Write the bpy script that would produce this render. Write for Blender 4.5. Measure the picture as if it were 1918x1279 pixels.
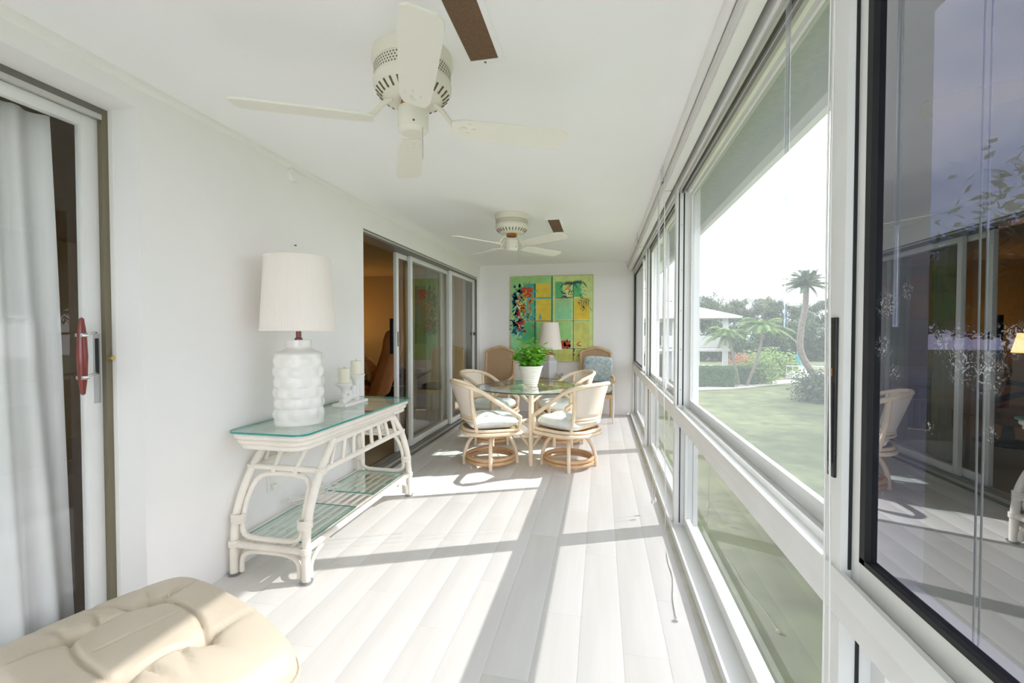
import bpy, bmesh, math, random
from mathutils import Vector, Matrix
R = math.radians
random.seed(7)
for o in list(bpy.data.objects): bpy.data.objects.remove(o)
S = bpy.context.scene
COL = S.collection

# ------------------------------------------------------------------ camera
FPX, VPX, HOR = 830.0, 1126.0, 621.0
pitch = math.atan((639.5 - HOR) / FPX)
yaw = math.atan((VPX - 959.0) / FPX * math.cos(pitch))
cd = bpy.data.cameras.new('camera'); cam = bpy.data.objects.new('camera', cd); COL.objects.link(cam)
cd.sensor_width = 36.0; cd.lens = FPX / 1918.0 * 36.0; cd.clip_start = 0.05; cd.clip_end = 500
cam.location = (0, 0, 1.34)
cam.rotation_euler = (math.pi / 2 - pitch, 0, yaw)
S.camera = cam
S.view_settings.view_transform = 'Standard'; S.view_settings.look = 'None'
S.view_settings.gamma = 1.0; S.view_settings.use_curve_mapping = False
S.view_settings.exposure = 2.57

# ------------------------------------------------------------------ sky and sun
W = bpy.data.worlds.new('sky'); S.world = W; W.use_nodes = True
nt = W.node_tree; nt.nodes.clear()
def wn(t, **k):
    n = nt.nodes.new(t)
    for a, b in k.items(): setattr(n, a, b)
    return n
tc = wn('ShaderNodeTexCoord'); mp = wn('ShaderNodeMapping'); mp.inputs['Scale'].default_value = (1.0, 1.0, 3.2)
nz = wn('ShaderNodeTexNoise'); nz.inputs['Scale'].default_value = 2.6; nz.inputs['Detail'].default_value = 8; nz.inputs['Roughness'].default_value = .55
rp = wn('ShaderNodeValToRGB'); rp.color_ramp.elements[0].position = .36; rp.color_ramp.elements[1].position = .56
rp.color_ramp.elements[0].color = (.36, .49, .76, 1); rp.color_ramp.elements[1].color = (.97, .975, .995, 1)
bg = wn('ShaderNodeBackground'); bg.inputs['Strength'].default_value = 0.95
ow = wn('ShaderNodeOutputWorld')
nt.links.new(tc.outputs['Generated'], mp.inputs['Vector']); nt.links.new(mp.outputs[0], nz.inputs['Vector'])
nt.links.new(nz.outputs['Fac'], rp.inputs['Fac']); nt.links.new(rp.outputs[0], bg.inputs['Color']); nt.links.new(bg.outputs[0], ow.inputs['Surface'])
sd = bpy.data.lights.new('sun', 'SUN'); sun = bpy.data.objects.new('sun', sd); COL.objects.link(sun)
sd.energy = 1.5; sd.angle = R(.55); sd.color = (1.0, .98, .945)
SUNV = Vector((1.2, .51, 1.0)).normalized()
sun.rotation_euler = SUNV.to_track_quat('Z', 'Y').to_euler(); sun.location = (6, 3, 8)

# ------------------------------------------------------------------ materials
MATS = {}
def L(nt, a, b): nt.links.new(a, b)
def mat(name, col, rough=.6, metal=0.0, spec=.5, var=0.0, scale=8.0, bump=0.0, bscale=60.0, stretch=(1, 1, 1), coat=0.0, rnd=0.0, sub=0.0):
    if name in MATS: return MATS[name]
    m = bpy.data.materials.new(name); m.use_nodes = True; n = m.node_tree; b = n.nodes['Principled BSDF']
    b.inputs['Base Color'].default_value = (*col, 1); b.inputs['Roughness'].default_value = rough
    b.inputs['Metallic'].default_value = metal; b.inputs['Specular IOR Level'].default_value = spec
    b.inputs['Coat Weight'].default_value = coat
    t = n.nodes.new('ShaderNodeTexCoord'); mp = n.nodes.new('ShaderNodeMapping'); mp.inputs['Scale'].default_value = stretch
    L(n, t.outputs['Object'], mp.inputs['Vector'])
    last = None
    if var > 0:
        nz = n.nodes.new('ShaderNodeTexNoise'); nz.inputs['Scale'].default_value = scale; nz.inputs['Detail'].default_value = 5
        L(n, mp.outputs[0], nz.inputs['Vector'])
        r = n.nodes.new('ShaderNodeValToRGB'); r.color_ramp.elements[0].position = .3; r.color_ramp.elements[1].position = .7
        r.color_ramp.elements[0].color = (*[max(0, c * (1 - var)) for c in col], 1); r.color_ramp.elements[1].color = (*[min(1, c * (1 + var)) for c in col], 1)
        L(n, nz.outputs['Fac'], r.inputs['Fac']); last = r.outputs[0]
    if rnd > 0:
        oi = n.nodes.new('ShaderNodeObjectInfo'); mr = n.nodes.new('ShaderNodeMapRange')
        mr.inputs['To Min'].default_value = 1 - rnd; mr.inputs['To Max'].default_value = 1 + rnd
        L(n, oi.outputs['Random'], mr.inputs['Value'])
        h = n.nodes.new('ShaderNodeHueSaturation'); L(n, mr.outputs[0], h.inputs['Value'])
        if last: L(n, last, h.inputs['Color'])
        else: h.inputs['Color'].default_value = (*col, 1)
        last = h.outputs[0]
    if last: L(n, last, b.inputs['Base Color'])
    if bump > 0:
        nb = n.nodes.new('ShaderNodeTexNoise'); nb.inputs['Scale'].default_value = bscale; nb.inputs['Detail'].default_value = 4
        L(n, mp.outputs[0], nb.inputs['Vector'])
        bp = n.nodes.new('ShaderNodeBump'); bp.inputs['Strength'].default_value = bump; bp.inputs['Distance'].default_value = .01
        L(n, nb.outputs['Fac'], bp.inputs['Height']); L(n, bp.outputs[0], b.inputs['Normal'])
    MATS[name] = m
    return m
XR_PANE = .52
SCUFFS = [(.947, 1.39, .035), (.89, 1.41, .018), (.953, 1.31, .03), (.92, 1.265, .022), (.81, 1.325, .025), (.77, 1.295, .04), (.725, 1.285, .04), (.69, 1.33, .03), (.717, 1.20, .014), (.832, 1.186, .016)]
def glassmat(name, tint=(1, 1, 1), refl=1.0, base=0.0, rough=0.0, dirt=0.0):
    """thin pane: transparent with a mirror coat that grows towards grazing angles"""
    m = bpy.data.materials.new(name); m.use_nodes = True; n = m.node_tree; n.nodes.clear()
    o = n.nodes.new('ShaderNodeOutputMaterial'); tr = n.nodes.new('ShaderNodeBsdfTransparent'); tr.inputs[0].default_value = (*tint, 1)
    g = n.nodes.new('ShaderNodeBsdfGlossy'); g.inputs['Roughness'].default_value = rough; g.inputs['Color'].default_value = (.95, .97, 1, 1)
    fr = n.nodes.new('ShaderNodeFresnel'); fr.inputs['IOR'].default_value = 1.5
    ma = n.nodes.new('ShaderNodeMath'); ma.operation = 'MULTIPLY_ADD'; ma.inputs[1].default_value = refl; ma.inputs[2].default_value = base; ma.use_clamp = True
    geo = n.nodes.new('ShaderNodeNewGeometry'); io = n.nodes.new('ShaderNodeMath'); io.operation = 'MULTIPLY_ADD'
    io.inputs[1].default_value = 1 / 1.5 - 1.5; io.inputs[2].default_value = 1.5      # same reflectance from both faces
    L(n, geo.outputs['Backfacing'], io.inputs[0]); L(n, io.outputs[0], fr.inputs['IOR'])
    L(n, fr.outputs[0], ma.inputs[0])
    mx = n.nodes.new('ShaderNodeMixShader'); L(n, ma.outputs[0], mx.inputs[0]); L(n, tr.outputs[0], mx.inputs[1]); L(n, g.outputs[0], mx.inputs[2])
    last = mx.outputs[0]
    if dirt > 0:
        df = n.nodes.new('ShaderNodeBsdfDiffuse'); df.inputs['Color'].default_value = (.85, .87, .9, 1)
        t = n.nodes.new('ShaderNodeTexCoord'); mp = n.nodes.new('ShaderNodeMapping'); mp.inputs['Scale'].default_value = (1, 1, 1)
        L(n, t.outputs['Object'], mp.inputs['Vector'])
        c = n.nodes.new('ShaderNodeTexNoise'); c.inputs['Scale'].default_value = 150; c.inputs['Detail'].default_value = 6; c.inputs['Distortion'].default_value = 1.5
        L(n, mp.outputs[0], c.inputs['Vector']); acc = None
        for (sy, sz, sr) in SCUFFS:
            ds = n.nodes.new('ShaderNodeVectorMath'); ds.operation = 'DISTANCE'; ds.inputs[1].default_value = (XR_PANE, sy, sz); L(n, mp.outputs[0], ds.inputs[0])
            mr = n.nodes.new('ShaderNodeMapRange'); mr.inputs['From Min'].default_value = sr; mr.inputs['From Max'].default_value = sr * .3; L(n, ds.outputs['Value'], mr.inputs['Value'])
            if acc is None: acc = mr.outputs[0]
            else:
                mm = n.nodes.new('ShaderNodeMath'); mm.operation = 'MAXIMUM'; L(n, acc, mm.inputs[0]); L(n, mr.outputs[0], mm.inputs[1]); acc = mm.outputs[0]
        r1 = n.nodes.new('ShaderNodeValToRGB'); L(n, acc, r1.inputs['Fac'])
        r2 = n.nodes.new('ShaderNodeValToRGB'); r2.color_ramp.elements[0].position = .53; r2.color_ramp.elements[1].position = .60; L(n, c.outputs['Fac'], r2.inputs['Fac'])
        mu = n.nodes.new('ShaderNodeMath'); mu.operation = 'MULTIPLY'; L(n, r1.outputs[0], mu.inputs[0]); L(n, r2.outputs[0], mu.inputs[1])
        mu2 = n.nodes.new('ShaderNodeMath'); mu2.operation = 'MULTIPLY'; mu2.inputs[1].default_value = dirt; L(n, mu.outputs[0], mu2.inputs[0])
        m2 = n.nodes.new('ShaderNodeMixShader'); L(n, mu2.outputs[0], m2.inputs[0]); L(n, last, m2.inputs[1]); L(n, df.outputs[0], m2.inputs[2]); last = m2.outputs[0]
    L(n, last, o.inputs['Surface']); MATS[name] = m
    return m
def veil(name, col, opac, trans=.5):
    """woven sheer: part open, part thread that scatters and lets light through"""
    m = bpy.data.materials.new(name); m.use_nodes = True; n = m.node_tree; n.nodes.clear()
    o = n.nodes.new('ShaderNodeOutputMaterial'); tr = n.nodes.new('ShaderNodeBsdfTransparent')
    d = n.nodes.new('ShaderNodeBsdfDiffuse'); d.inputs[0].default_value = (*col, 1); t = n.nodes.new('ShaderNodeBsdfTranslucent'); t.inputs[0].default_value = (*col, 1)
    a = n.nodes.new('ShaderNodeMixShader'); a.inputs[0].default_value = trans; L(n, d.outputs[0], a.inputs[1]); L(n, t.outputs[0], a.inputs[2])
    b = n.nodes.new('ShaderNodeMixShader'); b.inputs[0].default_value = opac; L(n, tr.outputs[0], b.inputs[1]); L(n, a.outputs[0], b.inputs[2])
    L(n, b.outputs[0], o.inputs['Surface']); MATS[name] = m
    return m
def weave(name, c1, c2, scale, bump=.3):
    m = bpy.data.materials.new(name); m.use_nodes = True; n = m.node_tree; b = n.nodes['Principled BSDF']; b.inputs['Roughness'].default_value = .65
    t = n.nodes.new('ShaderNodeTexCoord'); ws = []
    for ax in ('X', 'Z'):
        w = n.nodes.new('ShaderNodeTexWave'); w.bands_direction = ax; w.inputs['Scale'].default_value = scale; w.inputs['Distortion'].default_value = .4
        L(n, t.outputs['Object'], w.inputs['Vector']); ws.append(w)
    mu = n.nodes.new('ShaderNodeMath'); mu.operation = 'MULTIPLY'; L(n, ws[0].outputs['Fac'], mu.inputs[0]); L(n, ws[1].outputs['Fac'], mu.inputs[1])
    r = n.nodes.new('ShaderNodeValToRGB'); r.color_ramp.elements[0].color = (*c1, 1); r.color_ramp.elements[1].color = (*c2, 1); r.color_ramp.elements[1].position = .6
    L(n, mu.outputs[0], r.inputs['Fac']); L(n, r.outputs[0], b.inputs['Base Color'])
    bp = n.nodes.new('ShaderNodeBump'); bp.inputs['Strength'].default_value = bump; bp.inputs['Distance'].default_value = .004
    L(n, mu.outputs[0], bp.inputs['Height']); L(n, bp.outputs[0], b.inputs['Normal']); MATS[name] = m
    return m
def emis(name, col, st):
    m = bpy.data.materials.new(name); m.use_nodes = True; b = m.node_tree.nodes['Principled BSDF']
    b.inputs['Base Color'].default_value = (*col, 1); b.inputs['Emission Color'].default_value = (*col, 1); b.inputs['Emission Strength'].default_value = st; MATS[name] = m
    return m
mat('wall', (.885, .868, .855), .7, var=.012, scale=3, bump=.05, bscale=40)
mat('ceiling', (.94, .937, .935), .75, var=.01, scale=2)
mat('stucco', (.52, .55, .50), .9, var=.08, scale=30, bump=.3, bscale=80)
mat('trim', (.86, .85, .82), .5)
mat('frame_white', (.78, .78, .765), .38, var=.03, scale=5)
mat('frame_dirty', (.66, .63, .57), .55, var=.12, scale=9)
mat('aluminium', (.62, .61, .58), .35, .65, var=.05, scale=6)
mat('aluminium_dark', (.20, .19, .17), .4, .5)
mat('bronze', (.22, .19, .13), .4, .5)
mat('black', (.012, .012, .014), .35)
mat('rubber', (.01, .01, .011), .6)
mat('chrome', (.75, .75, .75), .15, 1.0)
mat('steel', (.5, .5, .5), .3, .9)
mat('brass', (.72, .52, .22), .3, .9)
mat('red_wood', (.20, .022, .012), .3, var=.2, scale=15, coat=.4)
mat('plank', (.735, .715, .70), .42, var=.04, scale=2.2, stretch=(7, .55, 1), rnd=.012, bump=.02, bscale=9)
mat('subfloor', (.42, .40, .37), .8)
mat('rattan', (.83, .67, .49), .42, var=.10, scale=9, bump=.08, bscale=30, coat=.15)
mat('rattan_dark', (.63, .40, .21), .42, var=.12, scale=9, coat=.15)
mat('rattan_white', (.85, .79, .71), .42, var=.06, scale=10, bump=.06, bscale=35, coat=.15)
mat('cushion', (.80, .82, .80), .85, var=.09, scale=16, bump=.15, bscale=25)
weave('cane_white', (.76, .66, .55), (.87, .80, .71), 60)
weave('cane_tan', (.42, .27, .15), (.62, .43, .26), 26, .6)
mat('oak', (.62, .42, .22), .45, var=.14, scale=6, stretch=(1, 1, .3))
mat('leather', (.68, .585, .47), .40, var=.03, scale=5, bump=.10, bscale=55)
mat('leather_dark', (.50, .42, .33), .5)
mat('ceramic', (.86, .84, .80), .32, coat=.3)
mat('plaster', (.88, .86, .83), .55)
mat('wax', (.88, .84, .70), .5)
mat('shade', (.90, .83, .77), .8)
mat('shade_far', (.86, .78, .70), .8)
mat('hex_grey', (.55, .55, .56), .28, coat=.3)
mat('fan_cream', (.80, .77, .66), .42)
mat('fan_blade', (.84, .82, .72), .45)
mat('slot', (.13, .10, .06), .7)
mat('rust', (.35, .16, .04), .8, var=.3, scale=40)
mat('vent_brown', (.17, .10, .055), .8, var=.15, scale=90)
mat('pot', (.86, .83, .75), .55, var=.03, scale=20)
mat('soil', (.09, .06, .04), .95)
mat('leaf', (.14, .44, .04), .42, var=.35, scale=9)
mat('leaf_light', (.38, .72, .10), .42, var=.3, scale=9)
mat('cord', (.80, .79, .76), .6)
mat('pillow_blue', (.42, .50, .52), .85, var=.28, scale=22)
mat('navy', (.03, .05, .07), .7, var=.5, scale=30)
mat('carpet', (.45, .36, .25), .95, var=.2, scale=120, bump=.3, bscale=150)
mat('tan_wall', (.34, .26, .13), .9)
mat('armchair', (.52, .20, .045), .75, var=.12, scale=5)
mat('armchair_dark', (.05, .025, .02), .5)
mat('pillow_gold', (.68, .47, .16), .8, var=.3, scale=18)
mat('curtain_beige', (.62, .57, .44), .9)
mat('plastic_white', (.85, .84, .81), .4)
glassmat('glass_clear', (.97, .985, .98), .9, 0.0)
glassmat('glass_grey', (.38, .38, .38), 1.0, .05)
glassmat('glass_lower', (.36, .36, .36), 1.0, .02)
glassmat('glass_door', (.72, .72, .66), 1.1, .03)
glassmat('glass_near_door', (.96, .97, .97), 1.0, .0)
glassmat('glass_film', (.035, .035, .055), 1.0, .25, 0.0, .4)
glassmat('glass_top', (.90, .96, .94), .9, .02)
mat('glass_edge', (.02, .30, .27), .12, spec=.8)
mat('glass_edge_dark', (.03, .09, .085), .12, spec=.8)
glassmat('acrylic', (.82, .84, .85), 1.6, .1)
veil('screen', (.17, .18, .19), .58, .5)
veil('sheer', (.95, .95, .945), .97, .12)

# ------------------------------------------------------------------ helpers
def finish(bm, name, m, parent=None, loc=(0, 0, 0), rot=(0, 0, 0), smooth=True, angle=40):
    me = bpy.data.meshes.new(name)
    bmesh.ops.recalc_face_normals(bm, faces=bm.faces)
    bm.to_mesh(me); bm.free()
    if smooth:
        me.polygons.foreach_set('use_smooth', [True] * len(me.polygons))
        me.set_sharp_from_angle(angle=R(angle))
    for x in (m if isinstance(m, (list, tuple)) else [m]): me.materials.append(MATS[x])
    o = bpy.data.objects.new(name, me); COL.objects.link(o)
    o.location = loc; o.rotation_euler = rot
    if parent: o.parent = parent
    return o
def empty(name, loc=(0, 0, 0), rz=0.0, parent=None):
    o = bpy.data.objects.new(name, None); COL.objects.link(o); o.location = loc; o.rotation_euler = (0, 0, rz); o.empty_display_size = .1
    if parent: o.parent = parent
    return o
def tag(o, label, cat, group=None):
    o['label'] = label; o['category'] = cat
    if group: o['group'] = group
    return o
def struct(o, label=None, cat=None):
    o['kind'] = 'structure'
    if label: o['label'] = label
    if cat: o['category'] = cat
    return o
def copy_tree(o, parent=None):
    c = o.copy(); COL.objects.link(c); c.parent = parent
    for ch in list(o.children): copy_tree(ch, c)
    return c
def box(bm, x0, x1, y0, y1, z0, z1, bev=0.0, mi=0):
    g = bmesh.ops.create_cube(bm, size=1)
    M = Matrix.Translation(((x0 + x1) / 2, (y0 + y1) / 2, (z0 + z1) / 2)) @ Matrix.Diagonal((abs(x1 - x0), abs(y1 - y0), abs(z1 - z0), 1))
    bmesh.ops.transform(bm, matrix=M, verts=g['verts'])
    if bev > 0:
        es = list({e for v in g['verts'] for e in v.link_edges})
        r = bmesh.ops.bevel(bm, geom=es, offset=bev, segments=2, affect='EDGES', profile=.7)
        fs = r['faces']
    for f in bm.faces:
        if mi and all(v in g['verts'] for v in f.verts): f.material_index = mi
    return g['verts']
def B(name, m, parent, x0, x1, y0, y1, z0, z1, bev=0.0):
    bm = bmesh.new(); box(bm, x0, x1, y0, y1, z0, z1, bev); return finish(bm, name, m, parent)
def catmull(P, n=8, closed=False):
    P = [Vector(p) for p in P]; out = []; N = len(P)
    rng = range(N) if closed else range(N - 1)
    for i in rng:
        if closed: a, b, c, d = P[(i - 1) % N], P[i], P[(i + 1) % N], P[(i + 2) % N]
        else: a, b, c, d = P[max(0, i - 1)], P[i], P[i + 1], P[min(N - 1, i + 2)]
        for k in range(n):
            t = k / n
            out.append(.5 * ((2 * b) + (-a + c) * t + (2 * a - 5 * b + 4 * c - d) * t * t + (-a + 3 * b - 3 * c + d) * t ** 3))
    if not closed: out.append(P[-1])
    return out
def tube(bm, pts, r, seg=10, closed=False, caps=True):
    P = [Vector(p) for p in pts]; N = len(P)
    rs = r if isinstance(r, (list, tuple)) else [r] * N
    def tan(i):
        if closed: return (P[(i + 1) % N] - P[(i - 1) % N]).normalized()
        return (P[min(N - 1, i + 1)] - P[max(0, i - 1)]).normalized()
    t0 = tan(0); up = Vector((0, 0, 1)) if abs(t0.z) < .9 else Vector((1, 0, 0))
    nrm = t0.cross(up).normalized(); rings = []
    for i in range(N):
        t = tan(i); nrm = (nrm - t * nrm.dot(t))
        if nrm.length < 1e-6: nrm = t.orthogonal()
        nrm.normalize(); bn = t.cross(nrm)
        rings.append([bm.verts.new(P[i] + (nrm * math.cos(a) + bn * math.sin(a)) * rs[i]) for a in (2 * math.pi * k / seg for k in range(seg))])
    for i in range(N if closed else N - 1):
        A, Bq = rings[i], rings[(i + 1) % N]
        off = 0
        if closed and i == N - 1:
            off = min(range(seg), key=lambda q: (Bq[q].co - A[0].co).length)
        for k in range(seg):
            bm.faces.new((A[k], A[(k + 1) % seg], Bq[(k + 1 + off) % seg], Bq[(k + off) % seg]))
    if caps and not closed:
        bm.faces.new(rings[0][::-1]); bm.faces.new(rings[-1])
def T(name, m, parent, pts, r, seg=10, closed=False):
    bm = bmesh.new(); tube(bm, pts, r, seg, closed); return finish(bm, name, m, parent, angle=60)
def lathe(bm, prof, seg=32, c=(0, 0), a0=0.0, wob=None):
    rings = []
    for (r, z) in prof:
        rings.append([bm.verts.new((c[0] + r * math.cos(a0 + 2 * math.pi * k / seg), c[1] + r * math.sin(a0 + 2 * math.pi * k / seg), z)) for k in range(seg)])
    for i in range(len(rings) - 1):
        for k in range(seg):
            bm.faces.new((rings[i][k], rings[i][(k + 1) % seg], rings[i + 1][(k + 1) % seg], rings[i + 1][k]))
    if prof[0][0] > 1e-5: bm.faces.new(rings[0][::-1])
    if prof[-1][0] > 1e-5: bm.faces.new(rings[-1])
    return rings
def LA(name, m, parent, prof, seg=32, loc=(0, 0, 0), smooth=True, angle=40, a0=0.0):
    bm = bmesh.new(); lathe(bm, prof, seg, a0=a0)
    bmesh.ops.remove_doubles(bm, verts=bm.verts, dist=1e-5)
    return finish(bm, name, m, parent, loc=loc, smooth=smooth, angle=angle)
def rrect(hx, hy, r, n=6):
    """rounded rectangle outline"""
    out = []
    for (sx, sy, a) in ((1, 1, 0), (-1, 1, 90), (-1, -1, 180), (1, -1, 270)):
        for k in range(n + 1):
            t = R(a + 90 * k / n); out.append((sx * (hx - r) + r * math.cos(t), sy * (hy - r) + r * math.sin(t)))
    return out
def prism(bm, pts, z0, z1, side=0, top=0):
    a = [bm.verts.new((p[0], p[1], z0)) for p in pts]; b = [bm.verts.new((p[0], p[1], z1)) for p in pts]
    f = bm.faces.new(b); f.material_index = top; f = bm.faces.new(a[::-1]); f.material_index = top
    n = len(pts)
    for i in range(n):
        f = bm.faces.new((a[i], a[(i + 1) % n], b[(i + 1) % n], b[i])); f.material_index = side if not callable(side) else side(i)
def pillow_mesh(bm, w, d, h, n=22, p=3.0, fn=None):
    """closed soft cushion centred on the origin"""
    def sgn(x, e): return math.copysign(abs(x) ** e, x)
    V = {}
    for s in (1, -1):
        for i in range(n + 1):
            for j in range(n + 1):
                u, v = -1 + 2 * i / n, -1 + 2 * j / n
                edge = i in (0, n) or j in (0, n)
                k = (max(0, 1 - abs(u) ** p) * max(0, 1 - abs(v) ** p)) ** .45
                x, y = u * w / 2 * (1 - .05 * (1 - abs(v)) * 0 ), v * d / 2
                # rounded corners
                c = 1 - .10 * (abs(u) * abs(v)) ** 4
                z = s * h / 2 * k
                if fn and s > 0: z += fn(u, v) * k
                key = (i, j) if edge else (i, j, s)
                if key not in V: V[key] = bm.verts.new((x * c, y * c, z))
    for s in (1, -1):
        for i in range(n):
            for j in range(n):
                def g(a, b): return V.get((a, b)) or V[(a, b, s)]
                q = [g(i, j), g(i + 1, j), g(i + 1, j + 1), g(i, j + 1)]
                bm.faces.new(q if s > 0 else q[::-1])

# ================================================================== ROOM SHELL
XL, XR, YF, YB, H = -2.02, .49, 7.27, -2.6, 2.45
XO = .64
# floor with planks
bm = bmesh.new(); box(bm, -2.26, XO, YB, YF, -.20, -.012)
floor = struct(finish(bm, 'floor', 'subfloor'))
PW, PL = .182, 1.22
bm = bmesh.new(); box(bm, -PW / 2 + .0007, PW / 2 - .0007, -PL / 2 + .0008, PL / 2 - .0008, -.012, 0, .0012)
plank0 = None
cols = int(math.ceil((XR - .03 - XL) / PW))
meshcache = {}
def plank(cx, cy, w, l):
    global plank0
    key = (round(w, 3), round(l, 3))
    if key not in meshcache:
        b = bmesh.new(); box(b, -w / 2 + .0003, w / 2 - .0003, -l / 2 + .0003, l / 2 - .0003, -.012, 0, .0005)
        o = finish(b, 'plank', 'plank', floor, loc=(cx, cy, 0)); meshcache[key] = o; return o
    o = meshcache[key].copy(); COL.objects.link(o); o.location = (cx, cy, 0); o.parent = floor; return o
bm.free()
x = XR - .03
i = 0
while x > XL + .005:
    w = min(PW, x - XL)
    y = YB - [0.0, .41, .82, .2, .63][i % 5]
    while y < YF:
        a, b = max(y, YB), min(y + PL, YF)
        if b - a > .02: plank(x - w / 2, (a + b) / 2, w, b - a)
        y += PL
    x -= PW; i += 1
# ceiling
ceil = struct(B('ceiling', 'ceiling', None, -2.26, XO, YB, YF, H, H + .2))
# far and back walls
struct(B('wall_far', 'wall', None, -2.26, XO + .02, YF, YF + .15, -.2, H + .2))
wb = struct(empty('wall_back', (0, 0, 0)))
for (a, b, c, d) in ((-2.26, XO + .02, -.2, .30), (-2.26, XO + .02, 2.28, H + .2), (-2.26, -1.95, .30, 2.28), (.44, XO + .02, .30, 2.28)): B('wall_section', 'wall', wb, a, b, YB - .15, YB, c, d)
wbk = struct(empty('window_20', (0, 0, 0)))  # glazing added out of view behind the camera to let in more daylight
for x in (-1.95, -1.175, -.38, .40): B('mullion', 'frame_white', wbk, x, x + .04, YB - .10, YB - .05, .30, 2.28, .002)
for (a, b) in ((-1.91, -1.175), (-1.135, -.38), (-.34, .40)): B('glass_pane', 'glass_clear', wbk, a, b, YB - .08, YB - .076, .30, 2.28)
# left wall around its two door openings
D1a, D1b, D1t = -.75, 1.625, 2.335
D2a, D2b, D2t = 3.52, 7.10, 2.235
wl = struct(empty('wall_left', (0, 0, 0)))
for (y0, y1, z0, z1) in ((YB, D1a, 0, H), (D1a, D1b, D1t, H), (D1b, D2a, 0, H), (D2a, D2b, D2t, H), (D2b, YF, 0, H)):
    B('wall_section', 'wall', wl, -2.26, XL, y0, y1, z0 - (.012 if z0 == 0 else 0), z1)
# coved trim where left wall meets ceiling
bm = bmesh.new()
for (a, b) in (((XL, H - .03), (XL + .022, H)),):
    v = [bm.verts.new(p) for p in ((XL, YB, H), (XL, YB, H - .035), (XL + .01, YB, H - .03), (XL + .026, YB, H - .008), (XL + .026, YB, H))]
    w_ = [bm.verts.new((p.co.x, YF, p.co.z)) for p in v]
    bm.faces.new(v); bm.faces.new(w_[::-1])
    for k in range(5): bm.faces.new((v[k], v[(k + 1) % 5], w_[(k + 1) % 5], w_[k]))
struct(finish(bm, 'trim_1', 'trim'))
struct(B('baseboard_far', 'frame_dirty', None, XL + .02, XR, YF - .006, YF, 0, .012))

# ------------------------------------------------------------------ right wall: posts, rails, curb
POSTS = [-3.09, -1.02, 1.065, 3.17, 5.22, 7.27]
wr = struct(empty('wall_right', (0, 0, 0)))
B('curb', 'frame_white', wr, XR - .03, XO, YB, YF, -.2, .035, .003)
B('curb_lip', 'frame_white', wr, XR - .03, XR - .018, YB, YF, .035, .05, .002)
B('dirt_line', 'frame_dirty', wr, XR - .055, XR - .03, YB, YF, -.012, .003, .001)
B('sill_rail', 'frame_white', wr, XR, XO, YB, YF, .735, .80, .003)
B('sill_track', 'frame_white', wr, XR + .004, XO - .01, YB, YF, .80, .826, .002)
B('sill_lip', 'frame_white', wr, XR - .006, XR + .006, YB, YF, .79, .842, .002)
B('sill_rib', 'frame_white', wr, XR + .045, XR + .052, YB, YF, .826, .845, .001)
B('head_rail', 'frame_white', wr, XR, XO, YB, YF, 2.285, H, .003)
B('head_track', 'aluminium', wr, XR + .012, XR + .022, YB, YF, 2.262, 2.285)
B('head_track', 'aluminium_dark', wr, XR + .035, XR + .042, YB, YF, 2.262, 2.285)
B('head_track', 'aluminium', wr, XR + .06, XR + .075, YB, YF, 2.262, 2.285)
for p in POSTS[1:]:
    h = .035
    a, b = p - h, min(p + h, YF)
    B('post', 'frame_white', wr, XR, XO, a, b, .826, 2.285, .003)
    B('post', 'frame_white', wr, XR, XO, a, b, .035, .735, .003)
    for (zx, zz) in ((.826, 2.285),):
        B('post_groove', 'rubber', wr, XR + .014, XR + .021, a - .002, b + (.002 if b < YF else 0), .846, 2.262)
        B('post_groove', 'rubber', wr, XR + .045, XR + .053, a - .002, b + (.002 if b < YF else 0), .846, 2.262)
    bm = bmesh.new()
    for z in (.95, 1.22, 1.48, 1.75, 2.05):
        bmesh.ops.create_cone(bm, cap_ends=True, segments=8, radius1=.005, radius2=.004, depth=.004, matrix=Matrix.Translation((XR + .034, a - .002, z)) @ Matrix.Rotation(R(90), 4, 'X'))
    finish(bm, 'screw', 'steel', wr)

def sash(name, n, y0, y1, z0, z1, xc, th, fw, pane, frame='frame_white', gasket=False, bottom=None):
    w = struct(empty(f'window_{n}', (0, 0, 0)))
    a, b = xc - th / 2, xc + th / 2
    bt = bottom or fw
    B('stile', frame, w, a, b, y0, y0 + fw, z0, z1, .002); B('stile', frame, w, a, b, y1 - fw, y1, z0, z1, .002)
    B('top_rail', frame, w, a, b, y0 + fw, y1 - fw, z1 - fw, z1, .002); B('bottom_rail', frame, w, a, b, y0 + fw, y1 - fw, z0, z0 + bt, .002)
    if gasket:
        g = .018
        for (q0, q1, s0, s1) in ((y0 + fw, y0 + fw + g, z0 + bt, z1 - fw), (y1 - fw - g, y1 - fw, z0 + bt, z1 - fw), (y0 + fw, y1 - fw, z0 + bt, z0 + bt + g * .6), (y0 + fw, y1 - fw, z1 - fw - g, z1 - fw)):
            B('gasket', 'rubber', w, a - .001, b, q0, q1, s0, s1)
    bm = bmesh.new()
    v = [bm.verts.new((xc, yy, zz)) for (yy, zz) in ((y0 + fw, z0 + bt), (y1 - fw, z0 + bt), (y1 - fw, z1 - fw), (y0 + fw, z1 - fw))]; bm.faces.new(v)
    finish(bm, 'insect_screen' if pane == 'screen' else 'glass_pane', pane, w, smooth=False)
    return w
n = 1
ZS, ZH = .828, 2.262
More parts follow.
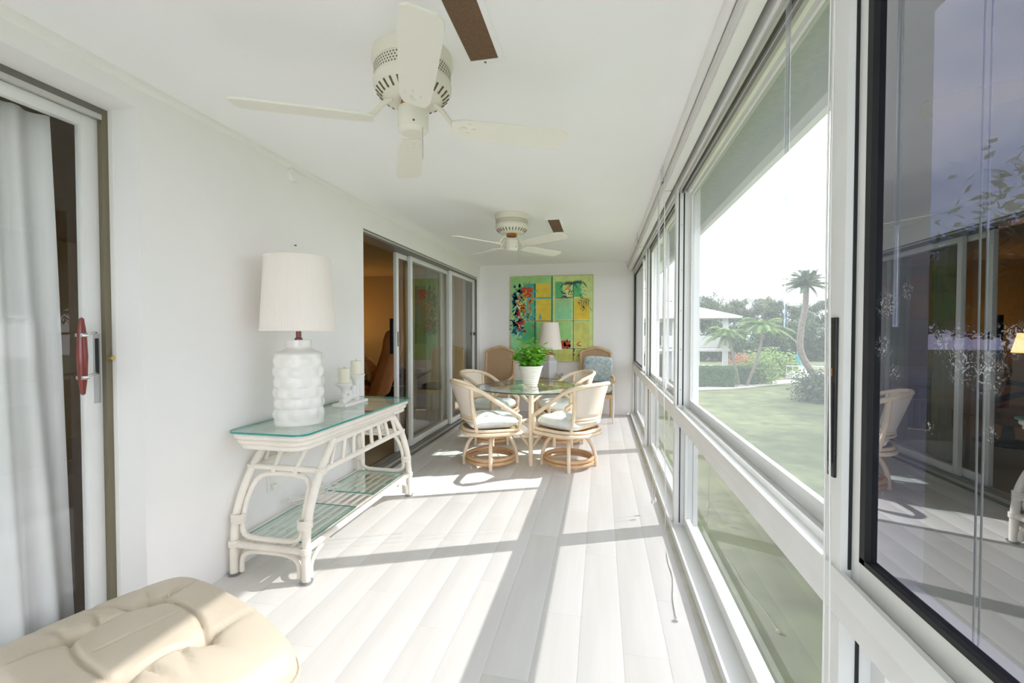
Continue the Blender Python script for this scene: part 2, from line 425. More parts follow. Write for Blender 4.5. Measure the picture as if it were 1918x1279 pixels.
# upper openings from behind the camera to the far wall
for (i, kind) in ((0, 'clear'), (1, 'film'), (2, 'screen'), (3, 'mix'), (4, 'filmfar')):
    y0 = max(POSTS[i] + .036, YB + .002); y1 = POSTS[i + 1] - (.036 if i < 4 else .036)
    if kind == 'film':
        w = sash('', n, y0, y1, ZS, ZH, XR + .030, .02, .030, 'glass_film', gasket=True, bottom=.05)
    elif kind == 'clear':
        w = sash('', n, y0, y1, ZS, ZH, XR + .100, .02, .028, 'glass_clear', bottom=.055)  # unseen bay behind the camera, left unscreened for extra fill light
    elif kind == 'screen':
        w = sash('', n, y0, y1, ZS, ZH, XR + .100, .02, .028, 'screen', bottom=.055)
    elif kind == 'mix':
        ym = (y0 + y1) / 2
        w = sash('', n, y0, ym + .03, ZS, ZH, XR + .100, .02, .028, 'screen', bottom=.055); n += 1
        w = sash('', n, ym - .02, y1, ZS, ZH, XR + .068, .024, .05, 'glass_clear', bottom=.055)
    else:
        ym = y0 + .55
        w = sash('', n, y0, ym + .04, ZS, ZH, XR + .068, .024, .05, 'glass_clear', bottom=.055); n += 1
        w = sash('', n, ym - .02, y1, ZS, ZH, XR + .030, .02, .030, 'glass_grey', gasket=True, bottom=.05)
    n += 1
# lower fixed lights
for i in range(5):
    y0 = max(POSTS[i] + .036, YB + .002); y1 = POSTS[i + 1] - .036
    w = sash('', n, y0, y1, .037, .733, XR + .075, .03, .045, 'glass_lower', bottom=.06)
    B('gasket', 'rubber', w, XR + .03, XR + .036, y1 - .003, y1 + .001, .05, .72)
    n += 1
# pull latch on the near post
wl_ = empty('window_latch', (XR, 1.063, 1.20))
tag(wl_, 'black recessed pull latch with orange lever on window post beside dark pane', 'latch')
B('latch_plate', 'black', wl_, -.006, 0, -.014, .014, -.17, .17, .002)
B('latch_recess', 'rubber', wl_, -.008, -.006, -.009, .009, -.14, .03)
B('latch_lever', 'rust', wl_, -.011, -.006, -.003, .003, .045, .062)
B('latch_screw', 'steel', wl_, -.008, -.006, -.004, .004, -.115, -.105)
B('latch_screw', 'steel', wl_, -.008, -.006, -.004, .004, -.16, -.15)
# outside: roof overhang with fascia
so = struct(B('trim_2', 'stucco', None, XO, .95, -4, 16, 2.47, 2.60))
struct(B('trim_3', 'trim', None, .95, .99, -4, 16, 2.315, 2.62))

# ------------------------------------------------------------------ sliding doors in the left wall
def door_panel(name, y0, y1, x, z0=.05, z1=2.19, fw=.05, m='aluminium', g='glass_door'):
    d = struct(empty(name, (0, 0, 0)))
    B('stile', m, d, x - .018, x + .018, y0, y0 + fw, z0, z1, .003); B('stile', m, d, x - .018, x + .018, y1 - fw, y1, z0, z1, .003)
    B('top_rail', m, d, x - .018, x + .018, y0 + fw, y1 - fw, z1 - .05, z1, .003); B('bottom_rail', m, d, x - .018, x + .018, y0 + fw, y1 - fw, z0, z0 + .07, .003)
    bm = bmesh.new(); v = [bm.verts.new((x, a, b)) for (a, b) in ((y0 + fw, z0 + .07), (y1 - fw, z0 + .07), (y1 - fw, z1 - .05), (y0 + fw, z1 - .05))]; bm.faces.new(v)
    finish(bm, 'glass_pane', g, d, smooth=False)
    return d
# near door (recessed, curtained)
f1 = struct(empty('trim_4', (0, 0, 0)))
B('door_jamb', 'bronze', f1, -2.295, -2.19, D1b - .028, D1b, 0, D1t)
B('door_head', 'aluminium_dark', f1, -2.295, -2.19, D1a, D1b - .028, D1t - .03, D1t)
B('door_head', 'aluminium', f1, -2.205, -2.187, D1a, D1b - .028, D1t - .052, D1t - .03)
B('door_track', 'aluminium_dark', f1, -2.315, -2.18, D1a, D1b, -.012, .03)
B('reveal', 'trim', f1, -2.215, -2.165, D1b - .0015, D1b + .0, 0, D1t)
d1 = door_panel('door_1', .45, 1.597, -2.23, .03, D1t - .05, .065, 'frame_white', 'glass_near_door')
B('lock_plate', 'steel', d1, -2.2125, -2.2095, 1.562, 1.587, 1.02, 1.33)
B('lock_recess', 'black', d1, -2.2105, -2.2085, 1.567, 1.582, 1.15, 1.31)
bm = bmesh.new(); bmesh.ops.create_cone(bm, cap_ends=True, segments=10, radius1=.012, radius2=.009, depth=.02, matrix=Matrix.Translation((-2.18, D1b - .012, 1.22)) @ Matrix.Rotation(R(90), 4, 'Y'))
finish(bm, 'strike_screw', 'brass', f1)
d0 = door_panel('door_2', D1a + .01, .52, -2.27, .03, D1t - .05, .065, 'frame_white', 'glass_near_door')
# red wooden pull on the near door
hd = empty('pull', (-2.155, 1.48, 1.235), parent=d1)
LA('grip', 'red_wood', hd, [(0.001, -.165), (.008, -.16), (.016, -.09), (.019, 0), (.016, .09), (.008, .16), (0.001, .165)], 16)
for z in (.09, -.09):
    T('pull_bracket', 'chrome', hd, catmull([(0, 0, z), (-.005, .03, z + .006), (-.03, .075, z + .01), (-.06, .085, z + .012)], 5), .005, 8)
    B('pull_collar', 'chrome', hd, -.021, .021, -.012, .012, z - .008, z + .008, .003)
# sheer curtain behind the near door
def curtain(name, m, x, y0, y1, z0, z1, folds, amp, seed, lean=None):
    rn = random.Random(seed); bm = bmesh.new(); nx, nz = folds * 10, 14; ph = [rn.uniform(-.5, .5) for _ in range(folds + 2)]
    rows = []
    for j in range(nz + 1):
        t = j / nz; row = []
        for i in range(nx + 1):
            s = i / nx; f = s * folds
            a = amp * (.55 + .45 * t) * math.sin(2 * math.pi * f + ph[int(f) % (folds + 1)] * .8 + .5 * math.sin(t * 3 + f)) + amp * .4 * math.sin(4.1 * f + t)
            yy = y0 + (y1 - y0) * s + (lean(t) if lean else 0) * s
            row.append(bm.verts.new((x + a, yy, z1 + (z0 - z1) * t)))
        rows.append(row)
    for j in range(nz):
        for i in range(nx): bm.faces.new((rows[j][i], rows[j][i + 1], rows[j + 1][i + 1], rows[j + 1][i]))
    return finish(bm, name, m, None, angle=80)
tag(curtain('sheer_curtain', 'sheer', -2.36, .55, 1.505, .02, 2.27, 8, .032, 3, lambda t: .07 * t), 'white sheer curtain hanging behind the door with the red pull', 'curtain')
tag(curtain('sheer_curtain', 'sheer', -2.44, -.72, .58, .02, 2.27, 10, .032, 5), 'white sheer curtain behind the fixed panel beside the footstool', 'curtain')

# far door
f2 = struct(empty('trim_5', (0, 0, 0)))
B('door_head', 'aluminium_dark', f2, -2.20, -2.025, D2a, D2b, D2t - .045, D2t)
B('door_head', 'aluminium', f2, -2.045, -2.022, D2a, D2b, D2t - .028, D2t - .012)
B('door_jamb', 'aluminium_dark', f2, -2.20, -2.02, D2b - .025, D2b, 0, D2t - .045)
B('door_jamb', 'aluminium_dark', f2, -2.20, -2.05, D2a, D2a + .012, 0, D2t - .045)
B('sill', 'aluminium_dark', f2, -2.24, -2.0, D2a, D2b, -.012, .018)
for x in (-2.16, -2.115, -2.07, -2.022): B('sill_rib', 'aluminium', f2, x - .004, x + .004, D2a + .012, D2b - .025, .018, .045)
d3 = door_panel('door_3', 4.40, 5.80, -2.16, .046, D2t - .047, .055, 'frame_white')
B('door_lock', 'black', d3, -2.143, -2.138, 4.418, 4.432, 1.18, 1.34)
B('door_pull', 'black', d3, -2.215, -2.178, 4.385, 4.41, 1.10, 1.48, .004)
d4 = door_panel('door_4', 4.66, 5.95, -2.115, .046, D2t - .047, .055, 'frame_white')
d5 = door_panel('door_5', 5.88, 7.07, -2.07, .046, D2t - .047, .06, 'frame_white')
B('door_pull', 'black', d5, -2.052, -2.036, 6.99, 7.05, 1.28, 1.33, .003)
tag(curtain('beige_curtain', 'curtain_beige', -2.42, 5.85, 7.15, .03, 2.3, 9, .03, 9), 'beige curtain drawn behind the last glass panel by the painted wall', 'curtain')
tag(curtain('beige_curtain', 'curtain_beige', -2.42, 5.20, 5.52, .03, 2.3, 3, .03, 11), 'narrow gathered beige curtain behind the two overlapping door stiles', 'curtain')

# ------------------------------------------------------------------ living room beyond
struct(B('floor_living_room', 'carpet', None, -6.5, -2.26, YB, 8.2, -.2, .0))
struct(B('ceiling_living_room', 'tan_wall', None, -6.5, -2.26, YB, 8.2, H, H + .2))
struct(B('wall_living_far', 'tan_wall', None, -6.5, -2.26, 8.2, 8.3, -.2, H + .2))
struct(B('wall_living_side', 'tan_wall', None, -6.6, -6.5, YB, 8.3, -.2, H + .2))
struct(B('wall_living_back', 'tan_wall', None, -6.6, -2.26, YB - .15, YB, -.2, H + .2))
# armchair
ac = empty('lounge_chair', (-3.72, 6.32, 0), R(98)); tag(ac, 'rust orange high-backed lounge chair with dark curved arms in dim room', 'armchair')
def shell(bm, rows, th):
    """rows: list of lists of points; closed by thickness along -normal approx (y+)"""
    A = [[bm.verts.new(p) for p in r] for r in rows]; Bk = [[bm.verts.new(Vector(p) + th) for p in r] for r in rows]
    h, w = len(A), len(A[0])
    for j in range(h - 1):
        for i in range(w - 1):
            bm.faces.new((A[j][i], A[j][i + 1], A[j + 1][i + 1], A[j + 1][i])); bm.faces.new((Bk[j][i], Bk[j + 1][i], Bk[j + 1][i + 1], Bk[j][i + 1]))
    for i in range(w - 1):
        bm.faces.new((A[0][i + 1], A[0][i], Bk[0][i], Bk[0][i + 1])); bm.faces.new((A[-1][i], A[-1][i + 1], Bk[-1][i + 1], Bk[-1][i]))
    for j in range(h - 1):
        bm.faces.new((A[j][0], A[j + 1][0], Bk[j + 1][0], Bk[j][0])); bm.faces.new((A[j + 1][-1], A[j][-1], Bk[j][-1], Bk[j + 1][-1]))
bm = bmesh.new(); rows = []
for j in range(15):
    t = j / 14; z = .30 + 1.06 * t; y = -.22 - .34 * t + .14 * max(0, t - .75) * 2; hw = .34 - .02 * t - .30 * max(0, t - .86) ** 1.0 * 3.2
    rows.append([(hw * s, y - .05 * (1 - s * s), z) for s in [-1 + k / 5 for k in range(11)]])
shell(bm, rows, Vector((0, -.15, .02))); bk_ = finish(bm, 'backrest', 'armchair', ac, angle=180); sb_ = bk_.modifiers.new('soft', 'SUBSURF'); sb_.levels = 1; sb_.render_levels = 2
bm = bmesh.new(); pillow_mesh(bm, .64, .66, .26, 14, 6); finish(bm, 'seat', 'armchair', ac, loc=(0, .06, .37))
for s in (-1, 1):
    T('arm', 'armchair_dark', ac, catmull([(s * .40, -.34, .56), (s * .42, -.1, .66), (s * .42, .2, .70), (s * .40, .40, .64), (s * .36, .42, .4), (s * .32, .2, .22)], 6), .035, 10)
LA('base', 'armchair_dark', ac, [(.30, 0), (.31, .02), (.06, .06), (.045, .26)], 24)
pl = None
bm = bmesh.new(); pillow_mesh(bm, .46, .46, .17, 16, 2.6); pl = finish(bm, 'scatter_pillow', 'pillow_gold', None, loc=(-3.55, 6.36, .74), rot=(R(62), R(6), R(98)))
tag(pl, 'gold patterned scatter pillow leaning in the rust lounge chair', 'pillow')
# black cabinet
mc = empty('media_cabinet', (-3.30, 7.45, 0)); tag(mc, 'low black cabinet with a thin pale shelf line behind door stiles', 'cabinet')
B('body', 'black', mc, -.55, .45, -.22, .22, .02, .62, .006); B('shelf', 'steel', mc, -.5, .4, -.232, -.221, .38, .39); B('foot', 'black', mc, -.5, -.44, -.2, -.14, 0, .02); B('foot', 'black', mc, .36, .42, -.2, -.14, 0, .02)
B('tray', 'black', mc, -.3, .2, -.15, .15, .62, .68, .01)
# living room floor lamp giving the warm glow
lp = empty('floor_lamp', (-4.75, 7.35, 0)); tag(lp, 'lit floor lamp with glowing shade behind the lounge chair', 'lamp')
LA('base', 'brass', lp, [(.15, 0), (.15, .02), (.02, .04), (.012, .06)], 24); LA('pole', 'brass', lp, [(.012, .06), (.012, 1.15)], 12)
emis('lamp_glow', (1.0, .55, .18), .8)
LA('lamp_shade', 'lamp_glow', lp, [(.2, 1.05), (.14, 1.32)], 28)
pd = bpy.data.lights.new('floor_lamp_bulb', 'POINT'); po = bpy.data.objects.new('bulb', pd); COL.objects.link(po); po.location = (0, 0, 1.36); po.parent = lp
pd.energy = 2.2; pd.color = (1, .55, .2); pd.shadow_soft_size = .08

# ================================================================== CEILING FANS AND VENTS
def make_fan():
    f = empty('ceiling_fan')
    LA('canopy', 'fan_cream', f, [(.16, 0), (.162, -.03), (.155, -.05)], 40)
    LA('motor_housing', 'fan_cream', f, [(.152, -.040), (.152, -.105), (.157, -.11), (.155, -.13), (.13, -.16), (.10, -.175), (.05, -.18)], 48)
    # mesh band
    bm = bmesh.new()
    for r_ in range(4):
        for k in range(72):
            a = 2 * math.pi * (k + .5 * (r_ % 2)) / 72; z = -.060 - r_ * .011
            p = Matrix.Rotation(a, 4, 'Z') @ Matrix.Translation((.1525, 0, z))
            v = [bm.verts.new(p @ Vector(q)) for q in ((0, -.0042, 0), (0, 0, -.0046), (0, .0042, 0), (0, 0, .0046))]; bm.faces.new(v)
    o = finish(bm, 'grille_holes', 'slot', f, smooth=False); o['kind'] = 'stuff'
    for k in range(28):
        a = 2 * math.pi * k / 28
        bm = bmesh.new(); box(bm, -.017, .017, -.004, .004, -.0012, .0012)
        o = finish(bm, 'vent_slot', 'slot', f, loc=(.133 * math.cos(a), .133 * math.sin(a), -.1572), smooth=False); o.rotation_euler = (0, R(-41), a)
        o.rotation_mode = 'QUATERNION'; o.rotation_quaternion = (Matrix.Rotation(a, 3, 'Z') @ Matrix.Rotation(R(-43), 3, 'Y')).to_quaternion()
    LA('rust_ring', 'rust', f, [(.048, -.179), (.05, -.205)], 24)
    LA('switch_cup', 'fan_cream', f, [(.058, -.205), (.062, -.235), (.060, -.29), (.045, -.305), (0, -.307)], 32)
    for k in range(3):
        a = R(30 + 120 * k); bm = bmesh.new(); bmesh.ops.create_icosphere(bm, subdivisions=1, radius=.005); finish(bm, 'cup_screw', 'slot', f, loc=(.0605 * math.cos(a), .0605 * math.sin(a), -.275))
    T('pull_chain', 'steel', f, [(.035, -.045, -.285), (.035, -.047, -.36), (.035, -.047, -.42)], .0016, 6)
    for k in range(4):
        # blade: slightly pitched board with rounded tip
        out = [(.155, -.040), (.20, -.056), (.34, -.062), (.60, -.066), (.645, -.060), (.66, -.040), (.66, .040), (.645, .060), (.60, .066), (.34, .062), (.20, .056), (.155, .040)]
        bm = bmesh.new(); prism(bm, out, -.004, .004)
        b = finish(bm, 'blade', 'fan_blade', f, loc=(0, 0, -.26), smooth=False); b.rotation_euler = (R(-11), 0, k * math.pi / 2)
        bm = bmesh.new()
        tube(bm, catmull([(.085, 0, -.175), (.12, 0, -.20), (.16, 0, -.246), (.20, 0, -.256)], 5), [.011] * 16, 8)
        for (px, py, rr) in ((.205, 0, .02), (.225, .028, .013), (.225, -.028, .013), (.25, 0, .014)):
            bmesh.ops.create_cone(bm, cap_ends=True, segments=14, radius1=rr, radius2=rr * .8, depth=.014, matrix=Matrix.Translation((px, py, -.256 - py * math.tan(R(11)))))
        for s in (-1, 1):
            tube(bm, catmull([(.20, 0, -.257), (.215, s * .03, -.257 - s * .005), (.245, s * .048, -.257 - s * .009), (.265, s * .03, -.255 - s * .006)], 4), .006, 6)
        finish(bm, 'blade_iron', 'fan_cream', f).rotation_euler = (0, 0, k * math.pi / 2)
    return f
fan = make_fan(); fan.location = (-.755, 1.71, H); fan.rotation_euler = (0, 0, R(26))
tag(fan, 'cream four-blade ceiling fan beside the longer brown ceiling vent', 'ceiling fan', 'ceiling fans')
fan2 = copy_tree(fan); fan2.location = (-.84, 4.16, H); fan2.rotation_euler = (0, 0, R(54)); fan2['label'] = 'cream four-blade ceiling fan above the round glass dining table'
for c_ in fan2.children:
    if c_.name.split('.')[0] in ('blade', 'blade_iron', 'switch_cup', 'cup_screw', 'pull_chain'): c_.location.z -= .035
def vent(y0, y1, lab):
    v = empty('ceiling_vent', (-.47, (y0 + y1) / 2, H)); l = (y1 - y0) / 2; tag(v, lab, 'vent', 'ceiling vents')
    B('screen_mesh', 'vent_brown', v, -.058, .058, -l, l, -.003, 0)
    for (a, b, c, d) in ((-.082, -.058, -l - .024, l + .024), (.058, .082, -l - .024, l + .024), (-.058, .058, -l - .024, -l), (-.058, .058, l, l + .024)): B('vent_frame', 'ceiling', v, a, b, c, d, -.006, 0, .001)
    B('screw', 'slot', v, -.004, .004, l + .009, l + .017, -.008, -.006)
vent(1.20, 1.77, 'brown mesh ceiling vent with white frame close to the window blinds and nearer fan')
vent(4.40, 4.96, 'brown mesh ceiling vent with white frame above the dining table side')

# ================================================================== RAISED MINI BLINDS
def blind(y0, y1, lab, wand=None, cords=()):
    b = empty('mini_blind', (.44, (y0 + y1) / 2, H)); l = (y1 - y0) / 2 - .012; tag(b, lab, 'blind', 'raised white mini blinds along the windows')
    B('headrail', 'frame_white', b, -.022, .028, -l, l, -.045, -.002, .003)
    B('valance', 'plastic_white', b, -.040, -.034, -l, l, -.085, -.001, .002)
    bm = bmesh.new()
    for k in range(22):
        z = -.05 - k * .0042; o = .002 * math.sin(k * 2.1)
        box(bm, -.028 + o, .026 + o, -l + .006, l - .006, z - .0016, z + .0008)
    o = finish(bm, 'slat_stack', 'plastic_white', b, smooth=False); o['kind'] = 'stuff'
    B('bottom_rail', 'plastic_white', b, -.024, .024, -l + .004, l - .004, -.160, -.145, .003)
    for s in (-1, 1): B('bracket', 'acrylic', b, -.046, -.030, s * (l - .03) - .018, s * (l - .03) + .018, -.10, -.002, .002)
    if wand:
        (wy, dx, dy, ln) = wand
        T('tilt_wand', 'acrylic', b, [(-.03, wy, -.08), (-.03 + dx * .05, wy + dy * .05, -.15), (-.03 + dx, wy + dy, -.08 - ln)], .0055, 8)
    for (cy, ln, cx) in cords:
        bm = bmesh.new()
        tube(bm, catmull([(-.036, cy, -.10), (-.038, cy + .004, -.10 - ln * .4), (-.036 + cx * .6, cy - .004, -.10 - ln * .75), (-.036 + cx, cy, -.10 - ln)], 6), .0016, 6)
        finish(bm, 'pull_cord', 'cord', b)
        LA('cord_tassel', 'plastic_white', b, [(.003, 0), (.009, -.006), (.011, -.03), (.002, -.034)], 12, loc=(-.036 + cx, cy, -.10 - ln))
    return b
M1 = (POSTS[1] + POSTS[2]) / 2; M2 = (POSTS[2] + POSTS[3]) / 2; M3 = (POSTS[3] + POSTS[4]) / 2; M4 = (POSTS[4] + POSTS[5]) / 2
blind(POSTS[1], POSTS[2], 'raised white mini blind stacked above the dark reflective pane', None, ((.905 - M1, 2.05, .0), (.89 - M1, 2.10, .005)))
b_ = blind(POSTS[2], POSTS[3], 'raised white mini blind above the screened window with the long clear wand', (1.115 - M2, .0, .0, 1.02), ())
T('pull_cord', 'cord', b_, catmull([(-.036, 3.06 - M2, -.10), (-.034, 3.07 - M2, -1.2), (-.012, 3.1 - M2, -2.2), (-.012, 3.1 - M2, .006 - H), (-.05, 2.72 - M2, .004 - H), (-.052, 2.5 - M2, .004 - H), (-.082, 2.3 - M2, .004 - H), (-.088, 2.15 - M2, .006 - H)], 7), .0026, 6)
LA('cord_tassel', 'plastic_white', b_, [(.004, 0), (.011, .006), (.011, .014), (.004, .02)], 12, loc=(-.088, 2.135 - M2, -H + .001))
blind(POSTS[3], POSTS[4], 'raised white mini blind above the two-sash window next to the screened one', (3.42 - M3, 0, .02, .95), ((3.30 - M3, 2.2, -.02), (3.36 - M3, 2.24, -.03)))
blind(POSTS[4], POSTS[5], 'raised white mini blind stacked at the window meeting the painted wall', None, ((6.7 - M4, 2.2, -.01),))

# ================================================================== CONSOLE TABLE
CX0, CX1, CY0, CY1 = -2.0, -1.515, 2.03, 3.40
cy = (CY0 + CY1) / 2; cx = (CX0 + CX1) / 2
ct = empty('console_table', (cx, cy, 0)); tag(ct, 'whitewashed rattan console table with glass top and glass shelves', 'console table')
hx, hy = (CX1 - CX0) / 2, (CY1 - CY0) / 2
bm = bmesh.new(); pts = rrect(hx, hy, .07, 8)
prism(bm, pts, .79, .80, side=1, top=0); g = finish(bm, 'glass_top', ['glass_top', 'glass_edge'], ct, smooth=False)
for k, (z, ins) in enumerate(((.772, .010), (.742, .022), (.714, .034))):
    p = rrect(hx - ins - .012, hy - ins - .012, .075, 6)
    T('apron_pole', 'rattan_white', ct, [(a, b, z) for a, b in p], .0165, 10, True)
for yy in (-.5, -.3, -.1, .1, .3, .5): T('top_slat', 'rattan_white', ct, [(-hx + .04, yy, .765), (hx - .04, yy, .765)], .012, 8)
LY = .645
def legpath(sx, sy): return [(sx * (hx - .02), sy * LY, .012), (sx * (hx - .02), sy * (LY - .002), .18), (sx * (hx - .021), sy * (LY - .03), .36), (sx * (hx - .024), sy * (LY - .13), .55), (sx * (hx - .03), sy * (LY - .27), .705)]
for sx in (-1, 1):
    for sy in (-1, 1):
        T('leg', 'rattan_white', ct, catmull(legpath(sx, sy), 6), .0225, 12)
        LA('foot_cup', 'acrylic', ct, [(.034, 0), (.036, .012), (.03, .014)], 18, loc=(sx * (hx - .02), sy * LY, 0))
def wrap(p, r=.0255, h=.04, axis='z'):
    bm = bmesh.new(); n = 4
    for k in range(n):
        ring = []
        for q in range(14):
            a = 2 * math.pi * q / 14; c, s = r * math.cos(a), r * math.sin(a); d = (k - 1.5) * h / n
            ring.append((p[0] + c, p[1] + s, p[2] + d) if axis == 'z' else ((p[0] + d, p[1] + c, p[2] + s) if axis == 'x' else (p[0] + c, p[1] + d, p[2] + s)))
        tube(bm, ring, h / n * .55, 6, True)
    return finish(bm, 'wrap', 'rattan_white', ct)
def legy(z):
    P = catmull(legpath(1, 1), 12)
    return min(P, key=lambda p: abs(p.z - z)).y
for sy in (-1, 1):
    y57 = sy * legy(.56); xx = hx - .022
    T('end_bar', 'rattan_white', ct, [(-xx, y57, .56), (xx, y57, .56)], .0185)
    for s in (-.07, .07):
        T('end_strut', 'rattan_white', ct, [(s, y57, .57), (s * 1.15, y57 - sy * .10, .70)], .014)
        wrap((s, y57, .548), .021, .028, 'x')
    xi = hx - .058
    loop = [(-xi, .30), (-xi + .0, .42), (-xi + .018, .495), (-xi + .07, .525), (0, .53), (xi - .07, .525), (xi - .018, .495), (xi, .42), (xi, .30), (xi - .004, .24), (xi - .05, .21), (0, .205), (-xi + .05, .21), (-xi + .004, .24)]
    T('inner_loop', 'rattan_white', ct, [Vector((p.x, sy * (legy(p.z) - .012), p.z)) for p in catmull([(a, 0, b) for a, b in loop], 5, True)], .0145, 10, True)
    T('bottom_bar', 'rattan_white', ct, [(-xx, sy * LY, .168), (xx, sy * LY, .168)], .0185)
    foot = [(-xi + .006, .02), (-xi + .008, .08), (-xi + .03, .118), (-xi + .09, .136), (0, .14), (xi - .09, .136), (xi - .03, .118), (xi - .008, .08), (xi - .006, .02)]
    T('foot_arch', 'rattan_white', ct, catmull([(a, sy * (LY - .006), b) for a, b in foot], 5), .0135, 10)
    for s in (-1, 1):
        wrap((s * xx, sy * legy(.56), .56), .0265, .035); wrap((s * (xx - .014), sy * legy(.31), .31), .034, .05); wrap((s * xx, sy * LY, .175), .0265, .035)
for sx in (-1, 1):
    yl = legy(.56)
    T('side_rail', 'rattan_white', ct, [(sx * (hx - .022), -yl, .56), (sx * (hx - .022), yl, .56)], .0185)
    T('side_apron', 'rattan_white', ct, [(sx * (hx - .03), -legy(.7), .695), (sx * (hx - .03), legy(.7), .695)], .018)
    for k in range(8):
        yy = -yl + .09 + (2 * yl - .18) * k / 7
        yt = yy * .86
        T('side_strut', 'rattan_white', ct, [(sx * (hx - .022), yy, .565), (sx * (hx - .03), yt, .70)], .0125)
    T('shelf_rail', 'rattan_white', ct, [(sx * (hx - .022), -LY, .175), (sx * (hx - .022), LY, .175)], .0185)
    for sy in (-1, 1):
        T('corner_brace', 'rattan_white', ct, catmull([(sx * (hx - .022), sy * (LY - .042), .03), (sx * (hx - .022), sy * (LY - .05), .09), (sx * (hx - .022), sy * (LY - .11), .135), (sx * (hx - .022), sy * (LY - .2), .15)], 5), .0125)
for k in range(7):
    xx = -hx + .07 + (2 * hx - .14) * k / 6
    T('shelf_slat', 'rattan_white', ct, [(xx, -LY, .178), (xx, LY, .178)], .0095, 8)
for yy in (-.42, -.2, 0, .2, .42): T('shelf_cross', 'rattan_white', ct, [(-hx + .03, yy, .165), (hx - .03, yy, .165)], .0095, 8)
for (a, b) in ((-.605, -.10), (.13, .60)):
    bm = bmesh.new(); prism(bm, [(-hx + .05, a), (hx - .05, a), (hx - .05, b), (-hx + .05, b)], .192, .199, side=1, top=0)
    finish(bm, 'glass_shelf', ['glass_top', 'glass_edge'], ct, smooth=False)

# lamp on the console
tl = empty('table_lamp', (-1.765, 2.335, .8005)); tag(tl, 'white ceramic table lamp with scalloped body and pleated shade on console', 'lamp')
bm = bmesh.new(); prof = []; n_, seg = 64, 64
rings = []
for j in range(n_ + 1):
    t = j / n_; z = .49 * t
    base = .118 if t < .80 else None
    ring = []
    for k in range(seg):
        a = 2 * math.pi * k / seg
        if z < .03: r = .135
        elif z < .405:
            row = (z - .03) / .0625; rr = int(row); f = row - rr
            w = (a / (2 * math.pi) * 9 + .5 * (rr % 2)) % 1.0
            d = abs(w - .5) * 2
            lip = .25 + .75 * (1 - d * d)
            r = .129 + .011 * (1 - abs(2 * f - 1)) ** .6 * (1 - d * d) + .006 * max(0, lip - f)
        elif z < .43: r = .132 - .045 * ((z - .405) / .025) ** 2
        elif z < .445: r = .085 - .015 * (z - .43) / .015
        else: r = .07
        ring.append(bm.verts.new((r * math.cos(a), r * math.sin(a), z)))
    rings.append(ring)
for j in range(n_):
    for k in range(seg): bm.faces.new((rings[j][k], rings[j][(k + 1) % seg], rings[j + 1][(k + 1) % seg], rings[j + 1][k]))
bm.faces.new(rings[0][::-1]); bm.faces.new(rings[-1])
finish(bm, 'lamp_body', 'ceramic', tl, angle=50)
LA('socket', 'red_wood', tl, [(.022, .49), (.022, .50), (.015, .505), (.015, .54)], 18)
LA('stem', 'brass', tl, [(.006, .54), (.006, .96)], 8); LA('finial', 'brass', tl, [(.004, .96), (.01, .965), (.004, .975)], 10)
T('harp', 'brass', tl, catmull([(0, -.015, .54), (0, -.06, .62), (0, -.055, .86), (0, 0, .96), (0, .055, .86), (0, .06, .62), (0, .015, .54)], 5), .003, 6)
bm = bmesh.new(); N = 240; lo, hi, li, hi2 = [], [], [], []
for k in range(N):
    a = 2 * math.pi * k / N; w = .0016 * math.cos(k * math.pi * 2 / 3)
    lo.append(bm.verts.new(((.205 + w) * math.cos(a), (.205 + w) * math.sin(a), .545))); hi.append(bm.verts.new(((.178 + w) * math.cos(a), (.178 + w) * math.sin(a), .975)))
for k in range(N): bm.faces.new((lo[k], lo[(k + 1) % N], hi[(k + 1) % N], hi[k]))
sh = finish(bm, 'lamp_shade', 'shade', tl, angle=80)
T('shade_trim', 'shade', sh, [(.206 * math.cos(2 * math.pi * k / 48), .206 * math.sin(2 * math.pi * k / 48), .547) for k in range(48)], .004, 6, True)
T('shade_trim', 'shade', sh, [(.179 * math.cos(2 * math.pi * k / 48), .179 * math.sin(2 * math.pi * k / 48), .973) for k in range(48)], .004, 6, True)

# candle holder and candles
ch = empty('candle_holder', (-1.83, 2.98, .8005)); tag(ch, 'white carved plaster candle holder with two cups on console', 'candle holder')
B('base', 'plaster', ch, -.055, .055, -.14, .17, 0, .022, .008)
bm = bmesh.new(); tube(bm, catmull([(0, -.11, .03), (.01, -.03, .05), (0, .0, .09), (-.005, -.06, .10), (.0, -.07, .06), (.005, .02, .055), (0, .11, .06), (0, .125, .10), (0, .06, .12), (0, .05, .08), (0, .10, .05)], 6), .021, 10)
finish(bm, 'carved_scroll', 'plaster', ch)
LA('cup', 'plaster', ch, [(.022, .02), (.02, .10), (.03, .13), (.058, .15), (.062, .165), (.05, .167)], 24, loc=(0, -.07, 0))
LA('cup', 'plaster', ch, [(.024, .02), (.022, .14), (.032, .175), (.060, .198), (.066, .215), (.05, .217)], 24, loc=(0, .09, 0))
def candle(loc, h, lab):
    c = empty('pillar_candle', loc); tag(c, lab, 'candle', 'pillar candles'); LA('wax', 'wax', c, [(.04, 0), (.04, h), (.03, h + .002), (.006, h - .006)], 24); T('wick', 'slot', c, [(0, 0, h - .006), (.002, 0, h + .012)], .0015, 5)
candle((-1.83, 2.91, .968), .105, 'ivory pillar candle in the lower cup of the plaster holder'); candle((-1.83, 3.07, 1.018), .10, 'ivory pillar candle in the higher cup of the plaster holder')
